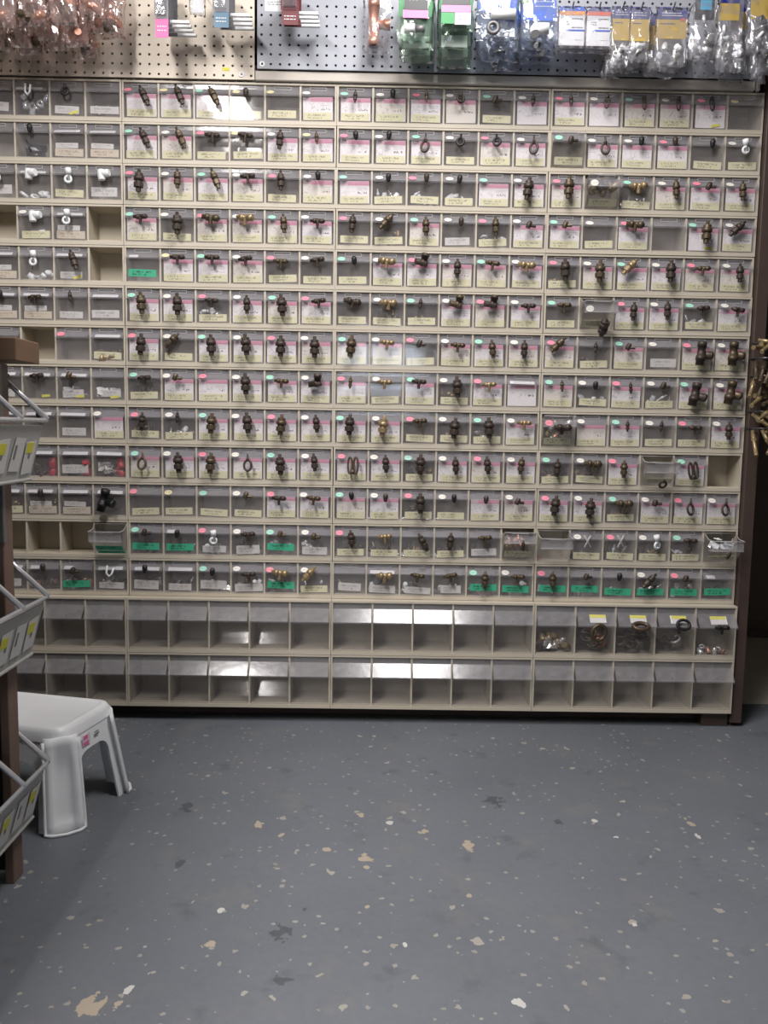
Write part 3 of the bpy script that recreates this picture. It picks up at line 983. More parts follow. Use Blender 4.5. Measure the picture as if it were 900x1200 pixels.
# two lower rows of big bins, five to a unit
foil_lip = {}
LNAME = ['upper', 'lower']
biglab_me = MB().box(-.024, .024, 0, .0004, 0, .026).mesh('price_label', MAT['paper'])
bigyel_me = MB().box(-.024, .024, -.0003, 0, .016, .0262).mesh('yellow_heading', MAT['yellow'])
hole_disc_me = MB().lathe([(.0022, -.0012), (.0022, .0004)], 8, Matrix.Rotation(R(90), 4, 'X')).mesh('lip_hole_disc', MAT['bronze'])  # dark disc laid on the lip for the shade of a punched hole
LIPB = math.atan2((0.88 - 0.64) * BB_H, 0.029)
for r in range(2):
    z0 = HB + (1 - r) * UL
    for u in range(4):
        ux = (u - 1) * UW
        root = empty('tip_out_bin_unit', (ux, 0, z0))
        tag(root, f'deep five-bin tip-out unit in the {["upper", "bottom"][r]} five-bin row, {UN[u]}', 'bin unit', 'five-bin tip-out units')
        put('frame', fr_b, root)
        for k in range(5):
            cx = SIDE + k * pit_b + (pit_b - DIV) / 2
            bl = (cx, -0.0008, GAPB + 0.0022)
            bn = put('bin', binm_b, root, bl)
            M = Matrix.Translation((ux, 0, z0)) @ Matrix.Translation(bl)
            tilt = -(PI / 2 - LIPB)
            put('lip_hole_disc', hole_disc_me, bn, (rnd.uniform(-.01, .01), -.0150, .70 * BB_H), (tilt, 0, 0))
            if r == 0 and u == 3 and k > 0:
                pl = put('price_label', biglab_me, bn, (.004, -.0160, .70 * BB_H), (tilt, rnd.uniform(-.05, .05), 0))
                put('yellow_heading', bigyel_me, bn, (.004, -.0162, .70 * BB_H), (tilt, 0, 0))
            if r == 0 and u == 3:
                where = 'of the upper five-bin row'
                g = f'loose parts in big bin {k + 1} beside the brown end post'
                if k == 0: pieces('brass_fitting', f'pale brass fitting in the bin before the price-labelled bins {where}', 'fitting', g, 14, ('elbow', 'collar', 'collar'), ('brass', 'foil', 'tarnish'), M, .088, .010, .044, .014, .06, 1.3)
                if k == 1: pieces('ring_nut', f'large bronze ring nut in the first price-labelled bin {where}', 'nut', g, 6, ('ring',), ('copper', 'bronze', 'tarnish'), M, .046, .026, .056, .03, .06, 1.0)
                if k == 2: pieces('ring_nut', f'dark ring nut heaped in the second price-labelled bin {where}', 'nut', g, 8, ('ring',), ('bronze', 'tarnish'), M, .070, .020, .056, .024, .07, 0.95)
                if k == 3: pieces('ring_nut', f'small grey ring nut in the third price-labelled bin {where}', 'nut', g, 8, ('ring', 'nut'), ('chrome', 'bronze', 'tarnish'), M, .070, .014, .066, .024, .07, 0.8)
                if k == 4: pieces('small_fitting', f'small metal piece in the last price-labelled bin {where}', 'fitting', g, 7, ('pin', 'collar', 'nut'), ('chrome', 'copper', 'foil'), M, .088, .008, .018, .014, .05, 1.0)
                if k == 1: put('sample_fitting', MB().tube([(.022 * math.cos(a), 0, .024 * math.sin(a)) for a in [2 * PI * q / 20 for q in range(20)]], .006, 8, True).mesh('sample_fitting', MAT['tarnish']), bn, (.004, -.022, .50 * BB_H), (.15, 0, .2))
                if k == 2: put('sample_fitting', MB().tube([(.022 * math.cos(a), .012 * math.sin(a), .007 * math.sin(a)) for a in [2 * PI * q / 20 for q in range(20)]], .006, 8, True).mesh('sample_fitting', MAT['tarnish']), bn, (.006, -.030, .66 * BB_H))
                if k == 3: put('sample_fitting', MB().tube([(.018 * math.cos(a), .006 * math.sin(a), .013 * math.sin(a)) for a in [2 * PI * q / 20 for q in range(20)]], .0045, 8, True).mesh('sample_fitting', MAT['black']), bn, (.012, -.028, .70 * BB_H))
                if k == 4: put('sample_fitting', fit('h', 'black'), bn, (.008, -.026, .72 * BB_H))

# ------------------------------------------------------------------ packets on the pegboards
hook_n = 0


def pillow(wd, h, dp, seed, nx=9, nz=11, wr=0.006, top_flat=0.25):
    """crumpled bag film, origin at top centre, hanging down"""
    rd = Vector((seed * 3.7, seed * 1.3, 0))
    bm = bmesh.new()
    rows = {}
    for s in (-1, 1):
        for i in range(nx + 1):
            for j in range(nz + 1):
                a, b = i / nx, j / nz
                edge = i in (0, nx) or j in (0, nz)
                if edge and s == 1:
                    rows[(s, i, j)] = rows[(-1, i, j)]
                    continue
                x = (a - .5) * wd
                z = -b * h
                bul = max(0.0, math.sin(PI * a)) ** .6 * (min(1, max(0, (b - top_flat) / (.5 - top_flat * .5))) if b < .7 else max(0, (1 - b) / .3) ** .5)
                n1 = noise.noise(Vector((x * 45, s * 3.1, z * 45)) + rd)
                n2 = noise.noise(Vector((x * 110, s * 5.1, z * 110)) + rd * 2)
                y = s * dp / 2 * bul
                if not edge: y += (n1 * wr + n2 * wr * .6) * (0.5 + bul)
                x += noise.noise(Vector((z * 30, seed, s * 0))) * wr * 1.2 + (n2 * wr * .4)
                z += noise.noise(Vector((x * 30, seed * 2, 4))) * wr * 1.3
                rows[(s, i, j)] = bm.verts.new((x, y, z))
        for i in range(nx):
            for j in range(nz):
                try:
                    f = bm.faces.new((rows[(s, i, j)], rows[(s, i + 1, j)], rows[(s, i + 1, j + 1)], rows[(s, i, j + 1)]))
                    f.smooth = (seed * 7 + i) % 3 > 0
                except ValueError:
                    pass
    bmesh.ops.recalc_face_normals(bm, faces=bm.faces)
    me = bpy.data.meshes.new('bag_film')
    bm.to_mesh(me)
    bm.free()
    return me


def film(parent, wd, h, dp, seed, mat, loc=(0, 0, 0), **kw):
    me = pillow(wd, h, dp, seed, **kw)
    me.materials.append(MAT[mat])
    return put('bag_film', me, parent, loc)


def flat(parent, name, x0, x1, z0, z1, y, mat, th=0.0006):
    return put(name, MB().box(x0, x1, y, y + th, z0, z1).mesh(name, mat), parent)


def inkcard(name, col, ink=(240, 240, 240), amt=0.8, fx=260, rows_=((.008, .013), (-.004, .002))):
    t = NT(name)
    x, y, z = t.sep(t.objco())
    c = lin(col)
    cc = t.mix(t.noise(t.objco(), 20, 2), tuple(v * .9 for v in c), tuple(min(1, v * 1.08) for v in c))
    return t.bsdf(cc, 0.4)


P_ = {k: inkcard('card_' + k, v) for k, v in dict(grey=(122, 122, 126), pink=(214, 60, 150), maroon=(104, 32, 40), hotpink=(236, 120, 180), green=(14, 140, 66), black=(34, 34, 38),
      blue=(16, 84, 196), navy=(30, 40, 128), teal=(40, 96, 126), orange=(226, 150, 70), redor=(222, 92, 52), yellow=(206, 170, 12), white=(224, 224, 226), lime=(140, 190, 70), cyan=(70, 170, 210)).items()}


def hook(x, z, y0, yend, nm='a pegboard'):
    """wire peg hook"""
    o = put('peg_hook', MB().tube([(0, y0, 0), (0, yend + .012, -.002), (0, yend, .006)], .0018, 6).mesh('peg_hook', MAT['hookm']), None, (x, 0, z))
    return o


def scribble_lines(parent, x0, x1, zs, y, mat):
    for k, z in enumerate(zs):
        n = 4
        L = (x1 - x0)
        xx = x0
        i = 0
        while xx < x1 - .002:
            wv = rnd.uniform(.003, .009)
            flat(parent, 'lettering', xx, min(xx + wv, x1), z, z + .0022, y, mat, .0003)
            xx += wv + .002
            i += 1


YL, YR = 0.024, 0.014        # faces of the two boards
hooks = []


def pack(name, label, cat, x, y, ztop, group=None):
    o = empty(name, (x, y, ztop))
    tag(o, label, cat, group)
    return o


# 1 pile of clear bags with copper fittings, at the left end of the tan board
fe = {}


def copper_bits(parent, n, wd, h, dp, mats=('copper',), kinds=('elbow', 'collar', 'ring'), sc=1.6, zb=0.45):
    for k in range(n):
        mt = rnd.choice(mats)
        me = loose(rnd.choice(kinds), mt)
        o = put('fitting', me, parent, (rnd.uniform(-.36, .36) * wd, rnd.uniform(-.2, .2) * dp, -h * rnd.uniform(zb, .88)), (rnd.uniform(-1.5, 1.5), rnd.uniform(-1.5, 1.5), rnd.uniform(0, 6)))
        o.scale = (sc, sc, sc)


for k in range(15):
    col = k % 5
    dep = k // 5
    x = -0.31 + col * 0.074 + rnd.uniform(-.002, .002) + dep * .010
    y = -0.165 + dep * 0.055
    zt = 2.075 + rnd.uniform(-.008, .008)
    hh = (0.205, 0.215, 0.21)[dep] - (0.035 if col == 4 else 0) + rnd.uniform(-.012, .01)
    o = pack('bag_of_copper_fittings', f'{["front", "middle", "rear"][dep]} clear bag of copper fittings, {ORD[4 - col].replace("top", "first")} hook from the magenta-tabbed packet', 'bag', x, y, zt, 'bagged copper fittings on the tan pegboard')
    film(o, .070, hh, .040, 10 + k, 'film_pink', wr=.006)
    copper_bits(o, 5, .048, hh, .02, ('copper', 'copper', 'copper', 'tarnish'), ('elbow', 'collar', 'elbow'), 1.5, .25)
    if dep == 0: hooks.append((x, 2.070, YL, -.19, f'{ORD[4 - col].replace("top", "first")} row of copper bags from the magenta-tabbed packet'))


# 2 blister cards strung along hooks, seen from their ends
def blister_stack(x, ztop, zb, wd, n, y0, dy, board, front, tabc, label, lb2, grp, blister='whitep', tab=True, deep=.05):
    for k in range(n):
        y = y0 + k * dy
        o = pack('blister_pack', label if k == 0 else lb2 + ', ' + ORD[k] + ' along the hook', 'packet', x + rnd.uniform(-.002, .002), y, ztop, grp)
        h = ztop - zb
        fc = P_[front]
        flat(o, 'backing_card', -wd / 2, wd / 2, -h * .72, 0, 0, fc)
        mb = MB().box(-wd / 2 * .8, wd / 2 * .8, -.012, 0, -h * .70, -h * .30)
        put('blister', mb.mesh('blister', MAT['film' if k else 'film'], bevel=.003), o)
        if k == 0:
            flat(o, 'lower_label', -wd / 2 * .86, wd / 2, -h, -h * .72, 0.0004, P_[tabc])
            scribble_lines(o, -wd / 2 * .6, wd / 2 * .7, (-h * .84, -h * .9), -.0002, P_['white'])
        else:
            ce = -h * .72 + .002
            mb = MB().box(-wd / 2, wd / 2 + deep, .002, .010, ce, ce + .008)
            put('carton_edge', mb.mesh('carton_edge', MAT['whitep'], bevel=.001), o)
    hooks.append((x, ztop - .006, board, y0 - .012, f'carded packets with the {dict(pink="magenta", teal="blue", maroon="maroon")[tabc]} front tab'))


blister_stack(.150, 2.045, 1.879, .036, 5, -.118, .024, YL, 'grey', 'pink', 'grey carded blister packet with a magenta tab, front of its hook', 'carded blister packet strung behind the magenta-tabbed one', 'blister packets behind the magenta tab')
blister_stack(.305, 2.045, 1.907, .042, 5, -.118, .024, YL, 'grey', 'teal', 'grey carded blister packet with a dark blue tab, front of its hook', 'carded blister packet strung behind the blue-tabbed one', 'blister packets behind the blue tab')
blister_stack(.482, 2.045, 1.917, .046, 5, -.118, .022, YR, 'maroon', 'maroon', 'maroon carded packet, front of its hook on the grey board', 'carded packet strung behind the maroon one', 'packets behind the maroon card')
o = pack('clear_sachet', 'small clear sachet hanging between the grey blister packets', 'bag', .241, -.10, 2.05)
film(o, .042, .108, .014, 77, 'film', wr=.003)
flat(o, 'insert', -.015, .015, -.10, -.06, 0, P_['white'])
hooks.append((.241, 2.046, YL, -.115, 'small clear sachet'))
o = pack('price_card', 'white price card hanging next to the maroon packets', 'card', .441, -.10, 2.05)
flat(o, 'card_sheet', -.024, .024, -.092, 0, 0, P_['white'])
scribble_lines(o, -.018, .018, (-.07, -.076), -.0003, P_['grey'])
hooks.append((.441, 2.046, YR, -.115, 'white price card'))

# 3 copper tee in its own bag
o = pack('bagged_copper_tee', 'large copper pipe tee in a clear bag on the grey board', 'bag', .709, -.03, 2.055)
mb = MB()
mb.lathe([(.0135, -.148), (.0160, -.147), (.0160, -.128), (.0145, -.127), (.0145, -.050), (.0160, -.049), (.0160, -.030), (.0140, -.029)], 20, T(-.008, 0, 0), cap=False)
mb.lathe([(.012, 0), (.012, .024), (.0140, .025), (.0140, .042)], 18, T(-.006, 0, -.092) @ RY90, cap=False)
put('copper_tee', mb.mesh('copper_tee', MAT['copper']), o)
film(o, .075, .168, .038, 91, 'film', wr=.004)
hooks.append((.709, 2.045, YR, -.05, 'bagged copper tee'))

# 4 green packets
for base, xs in (('green', (.812, .912)),):
    for q, x in enumerate(xs):
        n = 4
        for k in range(n - 1, -1, -1):
            y = -.122 + k * .032
            zt = 2.05
            zb = (1.876 if q == 0 else 1.890) - (0.003 if q == 0 else 0.012) * min(k, 3) + (.018 if q == 1 and k == 0 else 0)
            h = zt - zb
            o = pack('green_packet', [f'front green-topped bag with black and pink heading, {["next to the copper tee", "next to the blue bags"][q]}', f'green bag {ORD[k]} along the hook {["next to the copper tee", "next to the blue bags"][q]}'][k > 0],
                     'packet', x + rnd.uniform(-.002, .002) + k * .003, y, zt, f'green packets on hook {q + 1}')
            film(o, .092, h, .024, 120 + q * 10 + k, 'film_green', wr=.004)
            flat(o, 'header', -.044, .044, -h * (.62 if k == 0 else .40), -.01, 0.0002, P_['green'])
            if k: flat(o, 'insert_card', -.034, .034, -h * .97, -h * .80, 0.0002, P_['white'])
            if k == 0:
                if q == 0:
                    flat(o, 'heading', -.030, .030, -.098, -.074, -.0145, P_['black'])
                    flat(o, 'pink_band', -.034, .032, -.118, -.099, -.0148, P_['hotpink'])
                    put('white_plug', MB().lathe([(.010, -.012), (.012, -.010), (.012, .014)], 14, T(-.016, -.002, -.138) @ RY90).mesh('white_plug', MAT['whitep']), o)
                    put('grey_plug', MB().lathe([(.011, -.012), (.011, .010), (.008, .012)], 14, T(.012, -.002, -.140) @ RY90).mesh('grey_plug', MAT['greymetal']), o)
                else:
                    flat(o, 'heading', -.036, .036, -.084, -.066, -.0145, P_['black'])
                    flat(o, 'pink_band', -.038, .038, -.102, -.085, -.0148, P_['hotpink'])
                    flat(o, 'green_panel', -.038, -.004, -.130, -.103, -.0148, P_['green'])
                    flat(o, 'white_panel', -.003, .038, -.132, -.103, -.0149, P_['white'])
                    scribble_lines(o, .006, .032, (-.112, -.120), -.0153, P_['grey'])
        hooks.append((x, 2.044, YR, -.14, f'green packets next to the {["copper tee", "blue bags"][q]}'))

# 5 blue bags of white pipe fittings
for q, (x, wd, n, z1) in enumerate(((1.024, .112, 4, 1.884), (1.130, .098, 4, 1.886))):
    for k in range(n - 1, -1, -1):
        y = -.125 + k * .036
        zt = 2.05 if q == 0 else 2.005
        h = zt - z1 + (.010 * k if q == 0 else .004 * k)
        o = pack('blue_packet', [f'blue-backed bag of white plastic pipe fittings, {["larger, beside the green packets", "smaller, beside the white cards"][q]}, front', f'blue bag {ORD[k]} along the hook {["beside the green packets", "beside the white cards"][q]}'][k > 0],
                 'packet', x + k * .004, y, zt, f'blue packets on hook {q + 1}')
        film(o, wd, h, .022, 150 + q * 10 + k, 'film_blue', wr=.006)
        flat(o, 'header', -wd * .46, wd * .46, -h * (.55 if k == 0 else .32), -.006, .004, P_['blue'])
        if k == 0:
            if q == 0:
                put('white_tee', MB().lathe([(.013, -.030), (.013, .032)], 16, T(.010, -.012, -.104) @ RY90).lathe([(.011, 0), (.011, .024), (.006, .026)], 14, T(.018, -.012, -.10)).mesh('white_tee', MAT['whitep']), o)
                put('grey_collar', MB().tube([(.013 * math.cos(a), -.016, .013 * math.sin(a)) for a in [2 * PI * i / 16 for i in range(16)]], .005, 8, True, T(-.014, 0, -.140)).mesh('grey_collar', MAT['greymetal']), o)
            else:
                flat(o, 'lime_panel', -wd * .46, -wd * .2, -.024, -.012, .0034, P_['lime'])
                scribble_lines(o, -.010, .036, (-.020, -.032), .0030, P_['white'])
                put('white_elbow', MB().lathe([(.014, -.018), (.014, .020)], 16, T(.004, -.010, -.092) @ RY90).lathe([(.012, 0), (.012, .02)], 14, T(-.012, -.010, -.092) @ Matrix.Rotation(R(150), 4, 'X')).mesh('white_elbow', MAT['whitep']), o)
        else:
            copper_bits(o, 3, wd * .7, h, .01, ('whitep', 'greymetal'), ('collar', 'elbow'), 1.2, .6)
    hooks.append((x, zt - .008 if q else 2.042, YR, -.145, f'blue bags beside the {["green packets", "white cards"][q]}'))

# 6 white cards with a coloured heading
for q, (x, c1, wd) in enumerate(((1.225, 'orange', .068), (1.296, 'redor', .062))):
    for k in (1, 0):
        o = pack('white_card_packet', [f'white carded packet with a {["pale orange", "red orange"][q]} heading band', f'white carded packet strung behind the {["pale orange", "red orange"][q]} banded one'][k], 'packet', x + k * .004, -.085 + k * .03, 1.994, f'white carded packets on hook {q + 1}')
        h = .098
        flat(o, 'card_sheet', -wd / 2, wd / 2, -h, 0, 0.001, P_['white'])
        flat(o, 'heading', -wd / 2, wd / 2, -.012, 0, .0002, P_['blue' if q == 0 else 'navy'])
        flat(o, 'colour_band', -wd / 2, wd / 2, -.022, -.012, 0.0002, P_[c1])
        flat(o, 'blue_rule', -wd / 2 * .5, wd / 2, -.062, -.058, 0.0002, P_['blue'])
        if k == 0:
            scribble_lines(o, 0, wd * .42, (-.032, -.054), .0004, P_['black'])
            scribble_lines(o, -wd * .42, -wd * .1, (-.040, -.046), .0004, P_['grey'])
            flat(o, 'barcode_panel', .006, wd * .42, -.084, -.066, .0002, P_['white'])
        film(o, wd * 1.16, h * 1.08, .016, 200 + q * 5 + k, 'film', wr=.0025)
    hooks.append((x, 1.992, YR, -.10, f'white cards with the {["pale orange", "red orange"][q]} band'))

# 7 yellow carded bags with navy top
for q, (x, y, zt, h, wd, n) in enumerate(((1.357, -.085, 1.997, .155, .056, 3), (1.402, -.098, 1.990, .140, .056, 3), (1.485, -.100, 1.990, .150, .090, 3))):
    for k in range(n - 1, -1, -1):
        o = pack('yellow_card_packet', [f'yellow card with navy top in a clear bag, {["narrow, next to the red orange band", "narrow, half over its neighbour", "wide with a pink spot"][q]}', f'yellow carded bag {ORD[k]} along the hook of the {["first narrow", "second narrow", "wide"][q]} one'][k > 0],
                 'packet', x - k * .003, y + k * .034, zt, f'yellow carded packets on hook {q + 1}')
        ch = .085 if q < 2 else .078
        flat(o, 'card_sheet', -wd / 2 * .92, wd / 2 * .92, -ch, -.026, 0.002, P_['yellow'])
        flat(o, 'navy_heading', -wd / 2 * .92, wd / 2 * .92, -.030, 0, 0.0012, P_['navy'])
        if k == 0:
            scribble_lines(o, -wd * .30, wd * .30, (-.016, -.022), .0004, P_['white'])
            scribble_lines(o, -wd * .34, wd * .1, (-.042,), .0012, P_['navy'])
            if q == 2: flat(o, 'pink_spot', .022, .034, -.034, -.028, .0002, P_['redor'])
        film(o, wd * 1.0, h, .016, 230 + q * 9 + k, 'film', wr=.005, top_flat=.45)
        copper_bits(o, 4, wd * .7, h, .01, ('foil', 'chrome', 'whitep'), ('collar', 'elbow', 'nut'), 1.15, .68)
    hooks.append((x, zt - .004, YR, y - .02, f'{["first narrow", "second narrow", "wide"][q]} yellow carded packets'))

# 8 mixed clear bags at the right end
MIX = [(1.570, -.10, 2.045, .185, .072, 'black', 'clear bag with a dark card and a sky blue panel'), (1.640, -.09, 2.05, .215, .072, 'yellow', 'clear bag with a slim yellow card'),
       (1.682, -.047, 2.05, .200, .058, 'yellow', 'clear bag with a yellow card beside the slim one'), (1.715, -.10, 2.05, .175, .064, 'yellow', 'clear bag with a yellow card near the brown end post'),
       (1.745, -.055, 2.03, .190, .062, 'white', 'clear bag of white plastic parts by the brown end post'), (1.600, -.045, 2.03, .195, .080, 'white', 'cloudy clear bag behind the dark card'),
       (1.686, -.007, 1.99, .150, .070, 'white', 'cloudy clear bag behind the yellow cards'), (1.758, -.02, 1.96, .125, .040, 'white', 'slim clear bag over the corner of the top bin unit')]
for q, (x, y, zt, h, wd, cc, lb) in enumerate(MIX):
    o = pack('clear_packet', lb, 'packet', x, y, zt, 'clear packets at the end of the grey board')
    film(o, wd, h, .032, 300 + q, 'film', wr=.008)
    if q < 4:
        flat(o, 'card_sheet', -wd * .36, wd * .36, -.085, -.004, .001, P_[cc])
        if q == 0: flat(o, 'sky_panel', -.012, .018, -.060, -.036, .0002, P_['cyan'])
        if q in (1, 2): flat(o, 'navy_heading', -wd * .36, wd * .36, -.042, -.004, .0002, P_['navy'])
    copper_bits(o, 5, wd * .7, h, .02, ('whitep', 'foil', 'chrome', 'greymetal'), ('collar', 'elbow', 'nut', 'pin'), 1.3, .45)
    hooks.append((x, zt - .006, YR, y - .02, lb))

for (x, z, y0, ye, what) in hooks:
    o = hook(x, z, y0 + .002, ye)
    left = y0 == YL
    tag(o, 'wire peg hook holding the ' + what, 'hook', 'peg hooks on the ' + ('tan' if left else 'grey') + ' board')

# ------------------------------------------------------------------ brass stems hung on the end post
rnd = random.Random(5)


def faucet_cartridge(loc, rot, L, mat, label, group):
    o = put('faucet_cartridge', MB().lathe([(.0050, 0), (.0050, -.012), (.0062, -.013), (.0062, -L * .45), (.0055, -L * .46), (.0055, -L * .94), (.0062, -L * .95), (.0062, -L)][::-1], 10).mesh('stem_body', MAT[mat]), None, loc, rot)
    put('hex_nut', MB().lathe([(.0078, -L * .42), (.0078, -L * .34)], 6, smooth=False).mesh('hex_nut', MAT[mat]), o)
    tag(o, label, 'faucet part', group)


tiers = [(1.135, 6, 70, 'top tier'), (1.090, 7, 25, 'second tier'), (1.040, 7, 15, 'third tier'), (0.990, 7, 60, 'fourth tier'), (0.940, 7, 48, 'fifth tier'), (0.892, 6, 30, 'bottom tier')]
for q, (z, n, lean, nm) in enumerate(tiers):
    for k in range(n):
        x = 1.798 + k * .015 + rnd.uniform(-.004, .004)
        y = -.024 - .022 * (k % 3)
        ln = R(lean + rnd.uniform(-18, 18)) * (1 if rnd.random() < .75 else -1)
        if q == 5: ln = R(rnd.uniform(-30, 35))
        faucet_cartridge((x, y, z + rnd.uniform(-.01, .01)), (R(rnd.uniform(-45, -10)), ln, 0), rnd.uniform(.070, .100), 'oldbrass' if q > 3 else rnd.choice(['oldbrass', 'oldbrass', 'tarnish']),
                   f'brass faucet cartridge on the {nm} of the bunch by the end post', f'brass stems, {nm}')
    o = put('wire_peg', MB().tube([(1.80, .020, z + .004), (1.82, -.030, z + .004), (1.94, -.05, z + .004)], .0025, 6).mesh('stem_peg', MAT['hookm']))
    tag(o, f'wire peg on the brown end post carrying the {nm} of brass stems', 'peg', 'pegs on the end post')

# ------------------------------------------------------------------ dark cabinet in the aisle beyond
cb = empty('storage_cabinet', (2.95, 1.30, 0))
tag(cb, 'dark brown storage cabinet standing on bare concrete beyond the bin wall', 'cabinet')
for nm, a, mt in (('body', (-.72, .72, -.24, .26, .05, 2.2), 'darkwood'), ('plinth', (-.68, .68, -.20, .24, 0, .05), 'darkwood'), ('door', (-.70, -.005, -.262, -.241, .09, 2.16), 'darkwood'), ('door', (.005, .70, -.262, -.241, .09, 2.16), 'darkwood'),
                  ):
    put(nm, MB().box(*a).mesh(nm, MAT[mt], bevel=.003), cb)
for x in (-.06, .06):
    put('handle', MB().tube([(x, -.262, 1.0), (x, -.29, 1.01), (x, -.29, 1.12), (x, -.262, 1.13)], .005, 8).mesh('handle', MAT['greymetal']), cb)

# ------------------------------------------------------------------ wire rack at the left edge
rk = empty('wire_rack', (0, -0.84, 0))
tag(rk, 'wooden display rack with chrome wire shelves and price label rails', 'rack')
PX = 0.046


def rbox(nm, a, mt, bv=.0015):
    x0, x1, y0, y1, z0, z1 = a
    return put(nm, MB().box(x0, x1, y0 + .84, y1 + .84, z0, z1).mesh(nm, MAT[mt], bevel=bv), rk)


rbox('upright', (PX - .017, PX, -.875, -.835, 0, .985), 'brownpost')
rbox('upright', (PX - .017, PX, -2.05, -2.01, 0, .985), 'brownpost')
rbox('end_panel', (-.30, PX - .0175, -.846, -.836, 0.01, .985), 'blackpanel')
rbox('back_panel', (-.055, -.020, -2.05, -.847, .02, .985), 'blackpanel')
rbox('back_panel', (-.055, -.020, -2.05, -1.10, .985, 1.72), 'blackpanel')  # unseen taller panel, added to shade the floor and lower-left bins
rbox('top_board', (-.055, .090, -.90, -.80, .988, 1.028), 'tanwood')
rbox('top_board', (-.30, .03, -2.05, -1.10, 1.72, 1.78), 'tanwood')  # unseen high board, added to cast shade beside the rack
rbox('metal_channel', (PX - .012, PX + .004, -.882, -.869, .66, .985), 'greymetal')

rail_t = NT('label_rail_plastic')
xx, yy, zz = rail_t.sep(rail_t.objco())
MAT['rail'] = plain('grey_rail', (186, 186, 182), 0.35, 0.0, 0.08, 20)
lab_me = MB().box(0, .0006, -.021, .021, 0, .062).mesh('price_label', MAT['paper'])
laby_me = MB().box(.0006, .0010, -.021, .006, 0, .020).mesh('yellow_flash', MAT['yellow'])
labg_me = MB().box(.0006, .0009, -.004, .004, .026, .052).mesh('printed_bar', P_['grey'])
for q, (tz, tx) in enumerate(((.884, .104), (.546, .097), (.216, .090))):
    y0 = 0.03             # far end, local y
    # rim rods
    put('rim_rod', MB().tube([(tx, y0, tz), (tx, -1.15, tz)], .0042, 8).mesh('rim_rod', MAT['chrome']), rk)
    put('rim_rod', MB().tube([(tx - .012, y0, tz - .012), (tx - .012, -1.15, tz - .012)], .0030, 8).mesh('rim_rod', MAT['chrome']), rk)
    # sloping rods from rim up to the back panel
    for k in range(11):
        yk = y0 - .002 - k * .112
        put('shelf_rod', MB().tube([(tx + .003, yk, tz + .002), (tx - .06, yk, tz + .060), (-.021, yk, tz + .118)], .0052, 8).mesh('shelf_rod', MAT['chrome']), rk)
    # price rail leaning in under the rim
    M = T(tx - .004, 0, tz - .010) @ Matrix.Rotation(R(15), 4, 'Y')
    rl = put('label_rail', MB().box(-.004, -.001, -1.15, y0 - .004, -.105, 0).mesh('label_rail', MAT['rail'], bevel=.001), rk)
    rl.matrix_local = M
    put('rail_edge', MB().tube([(0, y0 - .004, -.105), (0, -1.15, -.105)], .0034, 8).mesh('rail_edge', MAT['rail']), rl)
    for k in range(18):
        yk = y0 - .036 - k * .056
        o = put('price_label', lab_me, rl, (0.0002, yk, -.088 + rnd.uniform(-.004, .004)), (rnd.uniform(-.08, .08), 0, 0))
        if k % 3 != 1: put('price_label', laby_me, rl, (.0003, yk + (.012 if k % 2 else 0), -.088 + (.004 if k % 2 else .036)))
        put('price_label', labg_me, rl, (.0003, yk + rnd.uniform(-.01, .01), -.088))

# ------------------------------------------------------------------ white step stool
st = empty('step_stool', (-.080, -.520, 0), (0, 0, R(-13)))
tag(st, 'white moulded plastic step stool standing on the grey floor', 'stool')
SH, SL, SD = .222, .33, .205


def rrect(hx, hy, r, n=5):
    pts = []
    for cx, cy, a0 in ((hx - r, hy - r, 0), (-hx + r, hy - r, 90), (-hx + r, -hy + r, 180), (hx - r, -hy + r, 270)):
        for k in range(n + 1):
            a = R(a0 + 90 * k / n)
            pts.append((cx + r * math.cos(a), cy + r * math.sin(a)))
    return pts


# top: rounded slab with soft rim
mb = MB()
lv = [(SL / 2 + .006, SD / 2 + .006, .030, SH - .030), (SL / 2 + .003, SD / 2 + .003, .030, SH - .012), (SL / 2 - .002, SD / 2 - .002, .028, SH - .003), (SL / 2 - .008, SD / 2 - .008, .024, SH),
      (SL / 2 - .014, SD / 2 - .014, .020, SH - .0005), (SL / 2 - .017, SD / 2 - .017, .018, SH - .002)]
rings = [[mb.bm.verts.new((x, y, z)) for x, y in rrect(hx, hy, r)] for hx, hy, r, z in lv]
for a, b in zip(rings, rings[1:]):
    n = len(a)
    for k in range(n):
        mb.bm.faces.new((a[k], a[(k + 1) % n], b[(k + 1) % n], b[k])).smooth = True
mb.bm.faces.new(rings[-1])
put('seat', mb.mesh('seat', MAT['whitep']), st)


